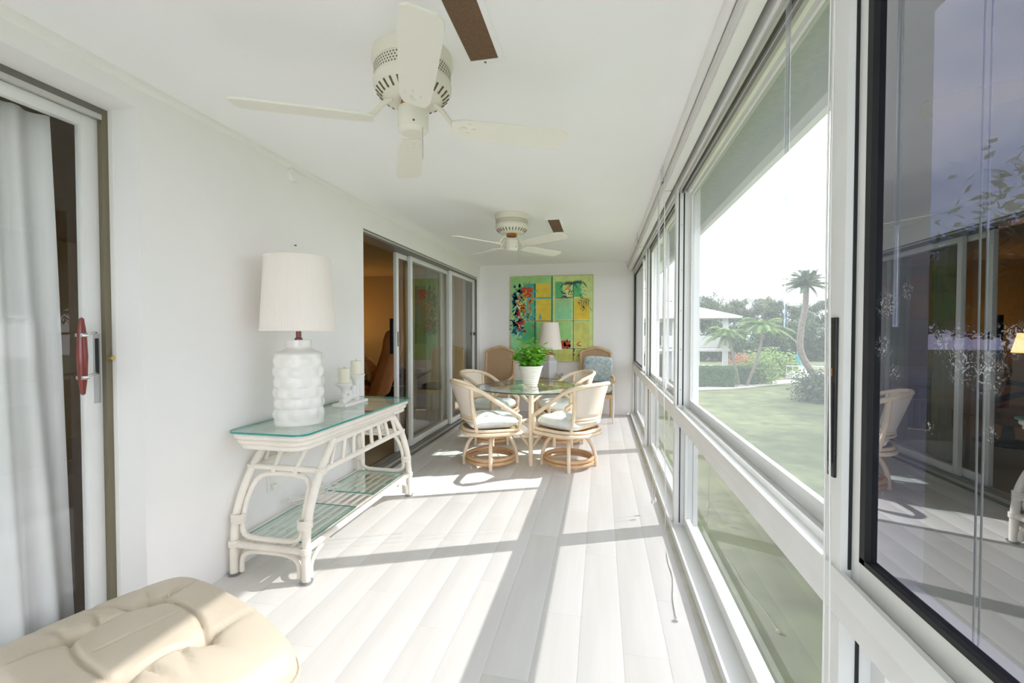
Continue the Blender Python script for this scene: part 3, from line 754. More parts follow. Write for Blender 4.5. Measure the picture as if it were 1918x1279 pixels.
# outlet, plug and loose cords below
ol = empty('wall_outlet', (XL, 2.40, .40)); tag(ol, 'white wall outlet behind the console legs', 'outlet')
B('cover_plate', 'plastic_white', ol, .001, .007, -.036, .036, -.058, .058, .002); B('socket_face', 'plastic_white', ol, .007, .010, -.017, .017, .008, .042, .002); B('socket_face', 'plastic_white', ol, .007, .010, -.017, .017, -.042, -.008, .002)
pg = empty('power_cord', (XL + .012, 2.40, .375)); tag(pg, 'tangled pale lamp cord running from outlet to console shelf', 'cord')
B('plug', 'plastic_white', pg, 0, .03, -.014, .014, -.015, .015, .004)
rn = random.Random(4); pp = [(.03, 0, 0), (.06, .02, -.02), (.07, .08, -.12), (.09, .14, -.16)]
for k in range(34): pp.append((.12 + .09 * math.sin(k * 1.3) + rn.uniform(-.03, .03), .25 + .16 * math.sin(k * .9 + .5) + rn.uniform(-.04, .04), -.142 + rn.uniform(0, .05)))
T('cable', 'cord', pg, catmull(pp, 6), .0028, 6)
wf = empty('smoke_detector', (XL, 2.62, 2.375)); tag(wf, 'small round white wall detector with short conduit just under ceiling trim', 'detector')
bm = bmesh.new(); lathe(bm, [(.045, 0), (.045, .012), (.036, .022), (.01, .025)], 24); bmesh.ops.transform(bm, matrix=Matrix.Rotation(R(90), 4, 'Y'), verts=bm.verts); finish(bm, 'cap', 'trim', wf)
T('conduit', 'trim', wf, [(.008, -.01, .03), (.012, -.02, .055), (.014, -.03, .072)], .009, 8)
bm = bmesh.new(); bmesh.ops.create_cone(bm, cap_ends=True, segments=8, radius1=.003, radius2=.005, depth=.014, matrix=Matrix.Translation((XL + .007, 2.64, 1.918)) @ Matrix.Rotation(R(90), 4, 'Y'))
tag(finish(bm, 'nail', 'slot'), 'small dark nail in the wall above the pleated lamp', 'nail')

# ================================================================== DINING SET
TX, TY = -.745, 4.78
dt = empty('dining_table', (TX, TY, 0)); tag(dt, 'round glass-topped dining table on pale rattan pole base', 'dining table')
bm = bmesh.new(); prism(bm, [(.60 * math.cos(2 * math.pi * k / 96), .60 * math.sin(2 * math.pi * k / 96)) for k in range(96)], .733, .745, side=1, top=0)
finish(bm, 'glass_top', ['glass_top', 'glass_edge_dark'], dt, smooth=False)
for k in range(4):
    a = R(-82 + 90 * k); c, s = math.cos(a), math.sin(a)
    T('leg', 'rattan', dt, [(c * .43, s * .43, 0), (c * .43, s * .43, .731)], .022, 12)
    for d in (-1, 1):
        b = a + d * R(90); e, f = math.cos(b), math.sin(b)
        T('brace', 'rattan', dt, [(c * .42, s * .42, .62), (c * .42 + (e - c) * .13, s * .42 + (f - s) * .13, .725)], .013)
        T('lower_brace', 'rattan', dt, [(c * .42, s * .42, .17), (c * .42 + (e - c) * .11, s * .42 + (f - s) * .11, .285)], .013)
    b = a + R(90); T('stretcher', 'rattan', dt, [(c * .43, s * .43, .30), (math.cos(b) * .43, math.sin(b) * .43, .30)], .017)
    T('top_rail', 'rattan', dt, [(c * .43, s * .43, .715), (math.cos(b) * .43, math.sin(b) * .43, .715)], .017)

def make_chair():
    c = empty('swivel_chair')
    # base: four arched legs and a double ring
    for k in range(4):
        a = R(45 + 90 * k); u, v = math.cos(a), math.sin(a)
        T('leg', 'rattan', c, catmull([(u * .05, v * .05, .325), (u * .13, v * .13, .315), (u * .205, v * .205, .25), (u * .255, v * .255, .14), (u * .272, v * .272, .0)], 6), .019, 12)
    for z in (.052, .092): T('base_ring', 'rattan_dark', c, [(.238 * math.cos(2 * math.pi * k / 48), .238 * math.sin(2 * math.pi * k / 48), z) for k in range(48)], .0185, 10, True)
    LA('swivel_plate', 'steel', c, [(.09, .325), (.09, .345), (.06, .345)], 20)
    # seat frame: two stacked bent hoops, rounder behind, squarer in front
    def hoop(s): return [(.26 * s, .23 * s), (.0, .265 * s), (-.26 * s, .23 * s), (-.285 * s, .03), (-.265 * s, -.14 * s), (-.16 * s, -.265 * s), (0, -.295 * s), (.16 * s, -.265 * s), (.265 * s, -.14 * s), (.285 * s, .03)]
    T('seat_hoop', 'rattan', c, catmull([(a, b, .352) for a, b in hoop(1.02)], 5, True), .018, 10, True)
    T('seat_hoop', 'rattan', c, catmull([(a, b, .386) for a, b in hoop(.97)], 5, True), .016, 10, True)
    bm = bmesh.new(); prism(bm, [(p.x, p.y) for p in catmull([(a, b, 0) for a, b in hoop(.97)], 4, True)], .366, .380); finish(bm, 'seat_panel', 'rattan_dark', c)
    # cushion
    bm = bmesh.new()
    def tuft(u, v):
        z = 0
        for a in (-.42, .42):
            for b in (-.42, .42): z -= .035 * math.exp(-((u - a) ** 2 + (v - b) ** 2) / .035)
        return z + .006 * math.sin(7 * u + 3) * math.sin(6 * v)
    pillow_mesh(bm, .50, .50, .135, 26, 4.5, tuft); finish(bm, 'seat_cushion', 'cushion', c, loc=(0, -.005, .452))
    # arm and back rail
    rail = [(-.272, .235, .505), (-.275, .13, .575), (-.285, -.03, .685), (-.28, -.17, .775), (-.235, -.30, .822), (-.12, -.372, .842), (0, -.39, .846), (.12, -.372, .842), (.235, -.30, .822), (.28, -.17, .775), (.285, -.03, .685), (.275, .13, .575), (.272, .235, .505)]
    T('arm_rail', 'rattan', c, catmull(rail, 6), .0205, 12)
    for s in (-1, 1):
        T('arm_post', 'rattan', c, [(s * .262, .225, .36), (s * .272, .232, .515)], .019)
        T('back_post', 'rattan', c, [(s * .225, -.185, .36), (s * .232, -.235, .60), (s * .262, -.25, .80)], .0175)
    def backpt(s, t):
        w = .225 + .03 * t; y = -.185 - .075 * t - (.105 + .035 * t) * (1 - s * s) ** .8; return Vector((w * s, y, .51 + .305 * t + .022 * t * (1 - s * s)))
    bm = bmesh.new(); rows = [[backpt(-1 + k / 8, j / 6) for k in range(17)] for j in range(7)]; shell(bm, rows, Vector((0, -.006, 0))); finish(bm, 'back_panel', 'cane_white', c, angle=80)
    T('back_rail', 'rattan', c, [backpt(-1 + k / 8, 0) for k in range(17)], .0145)
    T('back_rail', 'rattan', c, [backpt(-1 + k / 8, .0) + Vector((0, -.008, -.027)) for k in range(17)], .010)
    return c
chair = make_chair(); G = 'rattan swivel chairs around the glass table'
spots = [((-1.10, 4.36), -62, 'rattan swivel chair between the glass table and sliding door, on the console side'),
         ((-.315, 4.45), 58, 'rattan swivel chair between glass table and windows, on the side away from armchairs'),
         ((-1.30, 5.25), -100, 'rattan swivel chair in front of the armchair with the dark blue seat'),
         ((-.47, 5.38), 112, 'rattan swivel chair beside the hexagonal lamp and the pillow armchair')]
for i, (p, a, lab) in enumerate(spots):
    o = chair if i == 0 else copy_tree(chair)
    o.location = (*p, 0); o.rotation_euler = (0, 0, R(a)); tag(o, lab, 'chair', G)
    for c_ in o.children:      # the base stays put while the seat swivels
        if c_.name.split('.')[0] == 'leg': c_.rotation_euler = (0, 0, R((31, -9, 20, 10)[i]))

# potted plant
pt = empty('potted_plant', (-.765, 4.84, .7455)); tag(pt, 'leafy green plant in ribbed cream pot on glass table', 'plant')
prof = [(.001, 0), (.075, 0), (.077, .012), (.07, .016)]
for k in range(9):
    z = .02 + k * .021; r = .079 + (z / .2) ** 1.2 * .05
    prof += [(r, z), (r + .004, z + .007), (r + .003, z + .014), (r - .001, z + .019)]
prof += [(.136, .205), (.138, .217), (.128, .219), (.12, .20), (.001, .19)]
LA('pot', 'pot', pt, prof, 40)
LA('soil', 'soil', pt, [(.001, .196), (.119, .196)], 24)
rn = random.Random(12)
def leafblade(bm, base, d, ln, wd, droop, mi):
    d = d.normalized(); side = d.cross(Vector((0, 0, 1)))
    if side.length < .1: side = Vector((1, 0, 0))
    side.normalize(); q = []
    for t, w in ((0, .12), (.3, .85), (.6, .9), (.85, .5), (1, .03)):
        c = base + d * ln * t - Vector((0, 0, droop * t * t)); q.append((bm.verts.new(c - side * wd * w), bm.verts.new(c + Vector((0, 0, -wd * .35 * w))), bm.verts.new(c + side * wd * w)))
    for a, b in zip(q, q[1:]):
        for k in (0, 1):
            f = bm.faces.new((a[k], a[k + 1], b[k + 1], b[k])); f.material_index = mi
bm = bmesh.new(); bs = bmesh.new()
for k in range(60):
    a = rn.uniform(0, 2 * math.pi); e = rn.uniform(.25, 1.25); ln = rn.uniform(.14, .34)
    tip = Vector((math.cos(a) * math.cos(e) * ln * .9 - .015, math.sin(a) * math.cos(e) * ln * .9, .21 + math.sin(e) * ln))
    st = Vector((rn.uniform(-.05, .05), rn.uniform(-.05, .05), .19))
    mid = (st + tip) / 2 + Vector((0, 0, .03)); P = catmull([st, mid, tip], 5); tube(bs, P, .0022, 5)
    for q in range(13):
        p = P[max(2, int(q / 12 * (len(P) - 1)))]; aa = rn.uniform(0, 6.28)
        leafblade(bm, p, Vector((math.cos(aa), math.sin(aa), rn.uniform(-.1, .8))), rn.uniform(.055, .095), rn.uniform(.017, .026), rn.uniform(.0, .03), rn.choice((0, 1, 1)))
o = finish(bm, 'foliage', ['leaf', 'leaf_light'], pt, angle=80); o['kind'] = 'stuff'
o = finish(bs, 'stems', 'leaf', pt); o['kind'] = 'stuff'

# ================================================================== FAR WALL: painting, side table, lamp, armchairs
pa = empty('painting', (-.805, YF, .85)); tag(pa, 'large green and yellow painting of potted plants at a window grid', 'painting')
PW_, PH_ = 1.36, 1.405
for nme, c in dict(p_green=(.36, .66, .25), p_lime=(.60, .72, .27), p_yellow=(.78, .56, .05), p_emerald=(.10, .48, .18), p_mint=(.30, .66, .35), p_olive=(.62, .62, .16), p_teal=(.05, .42, .42), p_dark=(.02, .10, .09), p_red=(.55, .06, .02), p_blue=(.01, .09, .22), p_orange=(.75, .27, .02), p_cream=(.75, .72, .42)).items(): mat(nme, c, .6, var=.10, scale=12, bump=.1, bscale=40)
B('stretcher_frame', 'oak', pa, -PW_ / 2, PW_ / 2, -.03, -.002, 0, PH_, .003)
B('canvas', 'p_green', pa, -PW_ / 2 + .006, PW_ / 2 - .006, -.034, -.03, .006, PH_ - .006, .001)
def U(u): return -PW_ / 2 + u * PW_
def V_(v): return (1 - v) * PH_
def patch(m, rects, dy):
    for (a, b, c, d) in rects: B('paint_patch', m, pa, U(a), U(c), -.034 - dy, -.034, V_(d), V_(b))
patch('p_lime', [(.525, .01, .99, .99)], .0006)
patch('p_yellow', [(.32, .085, .49, .25), (.325, .265, .495, .52), (.78, .27, .955, .51)], .0012)
patch('p_emerald', [(.15, .54, .325, .80), (.55, .075, .64, .25), (.76, .075, .86, .25)], .0012)
patch('p_mint', [(.55, .27, .745, .51), (.02, .60, .15, .97)], .0013)
patch('p_green', [(.55, .54, .745, .83)], .0012)
patch('p_olive', [(.78, .54, .955, .83), (.58, .86, .955, .985), (.35, .86, .5, .985)], .0012)
patch('p_teal', [(.20, .09, .305, .52)], .0011)
patch('p_dark', [(.505, .01, .518, .54), (.298, .09, .312, .80), (.763, .08, .771, .99), (.55, .525, .955, .529), (.30, .845, .955, .851), (.55, .258, .745, .265)], .0018)
patch('p_red', [(.15, .522, .50, .53), (.56, .252, .74, .262)], .002)
patch('p_teal', [(.30, .252, .51, .268)], .002)
def strokes(m, items, dy, nm='brush_strokes'):
    """items: (u, v, du, dv, w) leaf-shaped dabs"""
    bm = bmesh.new()
    for (u, v, du, dv, w) in items:
        p = Vector((U(u), -.034 - dy, V_(v))); q = Vector((U(u + du), -.034 - dy, V_(v + dv))); d = q - p
        if d.length < 1e-4: continue
        s = Vector((-d.z, 0, d.x)).normalized() * w
        v_ = [bm.verts.new(x) for x in (p, p + d * .35 + s, p + d * .75 + s * .7, q, p + d * .75 - s * .7, p + d * .35 - s)]; bm.faces.new(v_)
    o = finish(bm, nm, m, pa, smooth=False); o['kind'] = 'stuff'
rn = random.Random(21)
def dabs(n, u0, u1, v0, v1, l, w): return [(rn.uniform(u0, u1), rn.uniform(v0, v1), rn.uniform(-l, l), rn.uniform(-l, l), rn.uniform(w * .5, w)) for _ in range(n)]
# red pots
for pts in ([(.12, .13), (.29, .13), (.275, .20), (.25, .25), (.15, .25)], [(.585, .76), (.70, .75), (.74, .80), (.73, .84), (.60, .845)]):
    bm = bmesh.new(); bm.faces.new([bm.verts.new((U(a), -.037, V_(b))) for a, b in pts]); finish(bm, 'paint_patch', 'p_red', pa, smooth=False)
strokes('p_blue', dabs(110, .05, .14, .13, .66, .06, .024) + dabs(24, .02, .13, .52, .68, .06, .012) + dabs(14, .62, .76, .20, .25, .05, .012) + dabs(10, .66, .72, .77, .85, .05, .016), .003)
strokes('p_red', dabs(60, .09, .18, .24, .66, .05, .018) + dabs(10, .13, .30, .10, .16, .05, .01) + [(.27, .56, .03, .05, .012), (.80, .80, .06, -.04, .009), (.80, .80, .07, .02, .011)], .0032)
strokes('p_orange', dabs(44, .10, .27, .22, .50, .06, .015) + dabs(10, .64, .74, .10, .24, .05, .012) + [(.15, .30, .02, .14, .02), (.24, .26, -.01, .12, .02)], .0034)
strokes('p_emerald', dabs(52, .10, .31, .10, .52, .06, .013) + dabs(12, .72, .92, .12, .24, .05, .010), .0036)
strokes('p_cream', dabs(14, .10, .15, .26, .60, .05, .012) + dabs(8, .84, .9, .14, .28, .04, .010), .0037)
fr = []
for (cu, cv) in ((.71, .10), (.82, .09)):
    for k in range(9):
        a = math.pi * (k / 8); fr += [(cu, cv, .07 * math.cos(a), -.055 * math.sin(a) + .015, .006), (cu + .07 * math.cos(a), cv - .055 * math.sin(a) + .015, .045 * math.cos(a), .05, .005)]
strokes('p_dark', fr + dabs(18, .84, .95, .25, .40, .06, .007) + [(.86 + .02 * k, .26, .005, .11 + .03 * (k % 2), .005) for k in range(5)] + dabs(8, .75, .84, .85, .95, .05, .010), .0039)
strokes('p_olive', [(.57 + .022 * k, .27, .012 * (k % 3 - 1), .10 + .03 * (k % 2), .004) for k in range(8)] + dabs(10, .13, .28, .28, .5, .05, .010), .004)
strokes('p_teal', dabs(16, .14, .29, .42, .52, .08, .008) + dabs(14, .05, .14, .60, .70, .06, .010) + [(.36, .52, .01, -.09, .012), (.375, .52, .012, -.06, .01), (.13, .74, .08, -.03, .02)], .0041)
# side table
stb = empty('side_table', (-.80, 6.93, 0)); tag(stb, 'small wooden side table beneath the painting between cane armchairs', 'side table')
B('table_top', 'oak', stb, -.24, .24, -.2, .2, .575, .60, .004)
for a in (-1, 1):
    for b in (-1, 1): B('leg', 'oak', stb, a * .2 - .018, a * .2 + .018, b * .16 - .018, b * .16 + .018, 0, .575, .003)
B('drawer', 'oak', stb, -.19, .19, -.185, -.165, .47, .57, .003)
hl = empty('hexagonal_lamp', (-.785, 6.93, .6005)); tag(hl, 'grey hexagonal jar lamp with plain tapered shade below the painting', 'lamp')
LA('jar', 'hex_grey', hl, [(.10, 0), (.118, .01), (.118, .022), (.128, .03), (.132, .26), (.128, .285), (.075, .335), (.070, .37), (.001, .37)], 6, smooth=False, a0=R(30))
LA('jar_lid', 'brass', hl, [(.078, .37), (.08, .385), (.045, .405), (.02, .42), (.001, .42)], 18)
LA('neck', 'brass', hl, [(.012, .42), (.012, .47), (.004, .48), (.004, .80)], 12)
bm = bmesh.new(); lathe(bm, [(.188, .465), (.13, .88)], 40)
for f in [f for f in bm.faces if len(f.verts) > 4]: bm.faces.remove(f)
sh = finish(bm, 'lamp_shade', 'shade_far', hl, angle=80)
for (r, z) in ((.189, .466), (.131, .879)): T('shade_rim', 'shade_far', sh, [(r * math.cos(2 * math.pi * k / 40), r * math.sin(2 * math.pi * k / 40), z) for k in range(40)], .003, 6, True)
bl = empty('trinket_bowl', (-.62, 6.80, .6005)); tag(bl, 'small clear footed dish beside the hexagonal lamp', 'dish')
LA('bowl', 'acrylic', bl, [(.03, 0), (.012, .012), (.012, .03), (.05, .07), (.06, .10), (.056, .10), (.045, .07), (.001, .04)], 20)

def make_armchair():
    c = empty('cane_armchair')
    for s in (-1, 1):
        T('front_leg', 'rattan_white', c, [(s * .26, .27, 0), (s * .262, .27, .40), (s * .262, .27, .60)], [.012, .019, .017]); T('rear_leg', 'oak', c, [(s * .235, -.26, 0), (s * .235, -.235, .42), (s * .235, -.27, .75), (s * .235, -.31, 1.02)], [.016, .02, .02, .018])
        T('arm', 'oak', c, catmull([(s * .262, .29, .605), (s * .275, .1, .63), (s * .255, -.15, .66), (s * .235, -.262, .70)], 5), .02)
    B('seat_rail', 'oak', c, -.26, .26, .245, .285, .36, .42, .006); B('seat_rail', 'oak', c, -.24, .24, -.255, -.215, .36, .42, .006)
    for s in (-1, 1): B('seat_rail', 'oak', c, s * .262 - .018, s * .262 + .018, -.22, .25, .36, .42, .006)
    B('seat_deck', 'cane_tan', c, -.245, .245, -.22, .25, .40, .412)
    # arched top rail and caned back
    def bk(s, z): return Vector((s * .235, -.235 - (z - .42) * .125, z))
    top = [bk(-1, 1.0), bk(-.8, 1.03), bk(-.45, 1.055), bk(0, 1.085), bk(.45, 1.055), bk(.8, 1.03), bk(1, 1.0)]
    T('crest_rail', 'oak', c, catmull(top, 5), .024, 10); T('lower_back_rail', 'oak', c, [bk(-1, .50), bk(1, .50)], .018)
    bm = bmesh.new(); ts = catmull(top, 4); rows = []
    for j in range(7): rows.append([Vector((p.x, -.235 - ((.50 + (p.z - .50) * j / 6) - .42) * .125, .50 + (p.z - .50) * j / 6)) for p in ts])
    shell(bm, rows, Vector((0, -.006, 0))); finish(bm, 'cane_back', 'cane_tan', c, angle=80)
    return c
arm = make_armchair(); arm.location = (-1.64, 6.85, 0); arm.rotation_euler = (0, 0, R(180)); GA = 'cane-backed armchairs against the painted wall'
tag(arm, 'cane-backed wooden armchair with dark blue patterned seat beside the glass door', 'armchair', GA)
arm2 = copy_tree(arm); arm2.location = (-.085, 6.86, 0); tag(arm2, 'cane-backed wooden armchair with pale cushion holding the blue pillow', 'armchair', GA)
bm = bmesh.new(); pillow_mesh(bm, .49, .47, .10, 18, 5); tag(finish(bm, 'seat_cushion', 'navy', None, loc=(-1.64, 6.835, .462)), 'dark blue and white patterned cushion on the armchair by the glass door', 'cushion')
def tuft2(u, v): return -.03 * sum(math.exp(-((u - a) ** 2 + (v - b) ** 2) / .04) for a in (-.4, .4) for b in (-.4, .4))
bm = bmesh.new(); pillow_mesh(bm, .49, .47, .15, 22, 4.5, tuft2); tag(finish(bm, 'seat_cushion', 'cushion', None, loc=(-.085, 6.84, .487)), 'pale tufted seat cushion under the blue paisley pillow', 'cushion')
bm = bmesh.new(); pillow_mesh(bm, .44, .42, .15, 22, 2.4); pw = finish(bm, 'throw_pillow', 'pillow_blue', None, loc=(-.05, 6.92, .765), rot=(R(-72), R(3), R(4)))
tag(pw, 'grey-blue paisley throw pillow leaning on the cane armchair', 'pillow')

# ================================================================== LEATHER FOOTSTOOL
OZ = .45
fs = empty('leather_footstool', (-1.335, 1.045, 0), R(-19)); tag(fs, 'cream leather tufted footstool with rolled edges on pedestal', 'footstool')
HU, HV = .415, .265
TU, TV = .17, .10
def oz(u, v):
    z = OZ - .07 * (abs(u) / HU) ** 2.6 + .012 * (1 - (v / HV) ** 2)
    # puffed panels
    def puff(t, edges, d):
        m = min(abs(t - e) for e in edges); return -d * math.exp(-(m / .012) ** 2)
    inside_u = abs(u) < TU + .02; inside_v = abs(v) < TV + .02
    for a in (-TU, TU):
        for b in (-TV, TV):
            r = math.hypot(u - a, v - b); z -= .032 * math.exp(-(r / .026) ** 2) + .016 * math.exp(-(r / .07) ** 2)
            # folds running outward
            if abs(u) > TU: z -= .018 * math.exp(-((v - b - (u - a) * .18 * (1 if b > 0 else -1) * (1 if a > 0 else -1)) / .008) ** 2) * math.exp(-(abs(u) - TU) / .10)
            if abs(v) > TV: z -= .016 * math.exp(-((u - a) / .008) ** 2) * math.exp(-(abs(v) - TV) / .07)
    if abs(v) < TV + .004:
        for a in (-TU, TU):
            bow = a - (.012 if a > 0 else -.012) * (1 - (v / TV) ** 2)
            z -= .014 * math.exp(-((u - bow) / .008) ** 2)
    if abs(u) < TU + .004:
        for b in (-TV, TV):
            bow = b + (.03 if b > 0 else -.03) * (1 - (u / TU) ** 2)
            z -= .014 * math.exp(-((v - bow) / .008) ** 2)
        z -= .004 * math.exp(-((u) / .005) ** 2) * (1 if abs(v) < TV else 0)
    return z
bm = bmesh.new(); NA, NR = 144, 60
def outline(th):
    c, s = math.cos(th), math.sin(th); e = 9.0
    r = (abs(c / HU) ** e + abs(s / HV) ** e) ** (-1 / e); return r * c, r * s
center = bm.verts.new((0, 0, oz(0, 0))); prev = None
for j in range(1, NR + 1):
    t = (j / NR); ring = []
    for k in range(NA):
        ex, ey = outline(2 * math.pi * k / NA); ring.append(bm.verts.new((ex * t, ey * t, oz(ex * t, ey * t) - .03 * max(0, (t - .86) / .14) ** 2.4)))
    if prev is None:
        for k in range(NA): bm.faces.new((center, ring[k], ring[(k + 1) % NA]))
    else:
        for k in range(NA): bm.faces.new((prev[k], ring[k], ring[(k + 1) % NA], prev[(k + 1) % NA]))
    prev = ring
for (sc, dz) in ((1.012, -.03), (1.012, -.05), (.99, -.07), (.94, -.085), (.5, -.10)):
    ring = []
    for k in range(NA):
        ex, ey = outline(2 * math.pi * k / NA); ring.append(bm.verts.new((ex * sc, ey * sc, oz(ex, ey) - .03 + dz)))
    for k in range(NA): bm.faces.new((prev[k], ring[k], ring[(k + 1) % NA], prev[(k + 1) % NA]))
    prev = ring
bm.faces.new(prev)
finish(bm, 'cushion', 'leather', fs, angle=180)
T('piping', 'leather', fs, [(outline(2 * math.pi * k / NA)[0] * 1.014, outline(2 * math.pi * k / NA)[1] * 1.014, oz(*outline(2 * math.pi * k / NA)) - .072) for k in range(NA)], .0075, 8, True)
T('seam', 'leather_dark', fs, [(outline(2 * math.pi * k / NA)[0] * 1.018, outline(2 * math.pi * k / NA)[1] * 1.018, oz(*outline(2 * math.pi * k / NA)) - .060) for k in range(NA)], .002, 5, True)
bm = bmesh.new(); pillow_mesh(bm, .62, .40, .10, 14, 6); finish(bm, 'underside', 'leather', fs, loc=(0, 0, .325))
LA('pedestal', 'oak', fs, [(.045, .05), (.045, .28)], 20); LA('base_ring', 'oak', fs, [(.24, 0), (.25, .02), (.24, .045), (.05, .055)], 40)

# ================================================================== GARDEN OUTSIDE (one storey below)
GZ = -2.85
mat('grass', (.13, .152, .062), .95, var=.35, scale=.9, bump=.5, bscale=30)
mat('concrete', (.55, .52, .47), .9, var=.08, scale=2)
mat('stucco_white', (.74, .73, .70), .85, var=.03, scale=2)
mat('roof_tile', (.42, .36, .31), .85, var=.15, scale=3)
mat('window_dark', (.10, .11, .12), .2)
mat('hedge', (.09, .17, .05), .8, var=.4, scale=5)
mat('bush_light', (.22, .34, .08), .8, var=.35, scale=4)
mat('tree_dark', (.055, .095, .035), .8, var=.45, scale=1.5)
mat('tree_grey', (.13, .16, .085), .8, var=.45, scale=1.5)
mat('palm_leaf', (.20, .32, .09), .6, var=.35, scale=2)
mat('palm_dark', (.085, .13, .05), .6, var=.35, scale=2)
mat('bark', (.25, .21, .17), .9, var=.25, scale=6)
mat('flower', (.50, .23, .10), .8, var=.4, scale=5)
mat('umbrella_blue', (.05, .42, .55), .7)
def gp(px, py, z=GZ):
    """direction of a photo pixel, met with the horizontal plane it stands on"""
    f = Vector((-math.sin(yaw) * math.cos(pitch), math.cos(yaw) * math.cos(pitch), -math.sin(pitch))); r = Vector((math.cos(yaw), math.sin(yaw), 0)); u = r.cross(f)
    d = f + r * ((px - 959) / FPX) - u * ((py - 639.5) / FPX); return Vector((0, 0, 1.34)) + d * ((z - 1.34) / d.z)
struct(B('ground', 'grass', None, -30, 90, -40, 120, GZ - .3, GZ))
struct(B('wall_lower_storey', 'stucco_white', None, -2.26, XO - .02, YB, YF + .15, GZ, -.2))
struct(B('wall_upper_parapet', 'stucco_white', None, -6.6, XO, YB - .15, 8.3, H + .2, H + .45))
# path
pth = [gp(1270, 729), gp(1330, 727.5), gp(1380, 724), gp(1440, 718), gp(1490, 713.5), gp(1560, 712)]
bm = bmesh.new(); P = catmull([(p.x, p.y, 0) for p in pth], 6); lft, rgt = [], []
for i, p in enumerate(P):
    d = (P[min(i + 1, len(P) - 1)] - P[max(0, i - 1)]).normalized(); s = Vector((-d.y, d.x, 0)) * .75
    lft.append((p + s)); rgt.append((p - s))
for (zz) in (0,):
    a = [bm.verts.new((p.x, p.y, GZ + .03)) for p in lft]; b = [bm.verts.new((p.x, p.y, GZ + .03)) for p in rgt]; a2 = [bm.verts.new((p.x, p.y, GZ - .02)) for p in lft]; b2 = [bm.verts.new((p.x, p.y, GZ - .02)) for p in rgt]
    for i in range(len(a) - 1):
        bm.faces.new((a[i], b[i], b[i + 1], a[i + 1])); bm.faces.new((a[i], a[i + 1], a2[i + 1], a2[i])); bm.faces.new((b[i], b2[i], b2[i + 1], b[i + 1]))
struct(finish(bm, 'path', 'concrete'))
# neighbouring house
hs = empty('apartment_house', (gp(1357, 716).x, gp(1357, 716).y, GZ)); tag(hs, 'white two-storey house with balcony and low tiled roof across the lawn', 'building')
B('wall', 'stucco_white', hs, -16, -1.6, 1.6, 10, 0, 5.5); B('balcony_slab', 'stucco_white', hs, -16, .5, -.1, 1.6, 2.55, 2.75)
for k in range(6): B('railing_panel', 'stucco_white', hs, -16 + k * 2.75, -16 + k * 2.75 + 2.55, -.08, .0, 2.85, 3.85)
for k in range(4): B('column', 'stucco_white', hs, -.15 - k * 4, .25 - k * 4, -.05, .25, 0, 5.45)
for k in range(5):
    x = -15 + k * 2.8
    B('window', 'window_dark', hs, x, x + 1.9, 1.56, 1.6, 3.0, 5.0); B('window', 'window_dark', hs, x, x + 1.9, 1.56, 1.6, .2, 2.2)
bm = bmesh.new(); v = [bm.verts.new(p) for p in ((-17, -.7, 5.45), (1.1, -.7, 5.45), (1.1, 11, 5.45), (-17, 11, 5.45), (-13, 5, 7.0), (-3.2, 5, 7.0))]
for f in ((0, 1, 5, 4), (1, 2, 5), (2, 3, 4, 5), (3, 0, 4), (3, 2, 1, 0)): bm.faces.new([v[i] for i in f])
finish(bm, 'roof', 'roof_tile', hs, smooth=False); B('fascia', 'stucco_white', hs, -17, 1.1, -.74, -.70, 5.28, 5.47)
B('stair', 'stucco_white', hs, -3.2, -.6, -.05, 1.5, 0, 1.3)
def leaves(bm, n, fn, size, rn, mi=1):
    for _ in range(n):
        p = fn(); a = Vector((rn.gauss(0, 1), rn.gauss(0, 1), rn.gauss(0, 1))).normalized(); b = a.orthogonal().normalized(); s = size * rn.uniform(.6, 1.3)
        v = [bm.verts.new(p + q) for q in (a * s, b * s * .5, -a * s, -b * s * .5)]; bm.faces.new(v)
def ell(rn, c, r, lo=.55):
    while True:
        if lo is None: v = Vector((max(-1.25, min(1.25, rn.gauss(0, .55))), max(-1.25, min(1.25, rn.gauss(0, .55))), max(-1.2, min(1.2, rn.gauss(0, .5)))))
        else: v = Vector((rn.gauss(0, 1), rn.gauss(0, 1), rn.gauss(0, 1))).normalized() * rn.uniform(lo, 1.05)
        return Vector(c) + Vector((v.x * r[0], v.y * r[1], v.z * r[2]))
def tree(name, base, h, blobs, m, n, size, seed, lab, cat='tree', group=None, trunk=.18, lo=None):
    rn = random.Random(seed); t = empty(name, base); tag(t, lab, cat, group)
    if trunk:
        bm = bmesh.new(); tube(bm, catmull([(0, 0, -.05), (.15, 0, h * .3), (-.1, .1, h * .6), (0, 0, h * .85)], 4), [trunk * (1 - .05 * k) for k in range(13)], 8)
        for (c, r) in blobs: tube(bm, [(0, 0, h * .45), (c[0] * .5, c[1] * .5, h * .5 + (c[2] - h * .5) * .5), c], [trunk * .5, trunk * .35, trunk * .12], 6)
        finish(bm, 'trunk', 'bark', t)
    bm = bmesh.new()
    tot = sum((q[1][0] * q[1][1] * q[1][2]) ** .75 for q in blobs)
    for (c, r) in blobs: leaves(bm, int(n * (r[0] * r[1] * r[2]) ** .75 / tot), lambda: ell(rn, c, r, lo), size, rn)
    o = finish(bm, 'foliage', m, t, smooth=False); o['kind'] = 'stuff'
    return t
rn0 = random.Random(33)
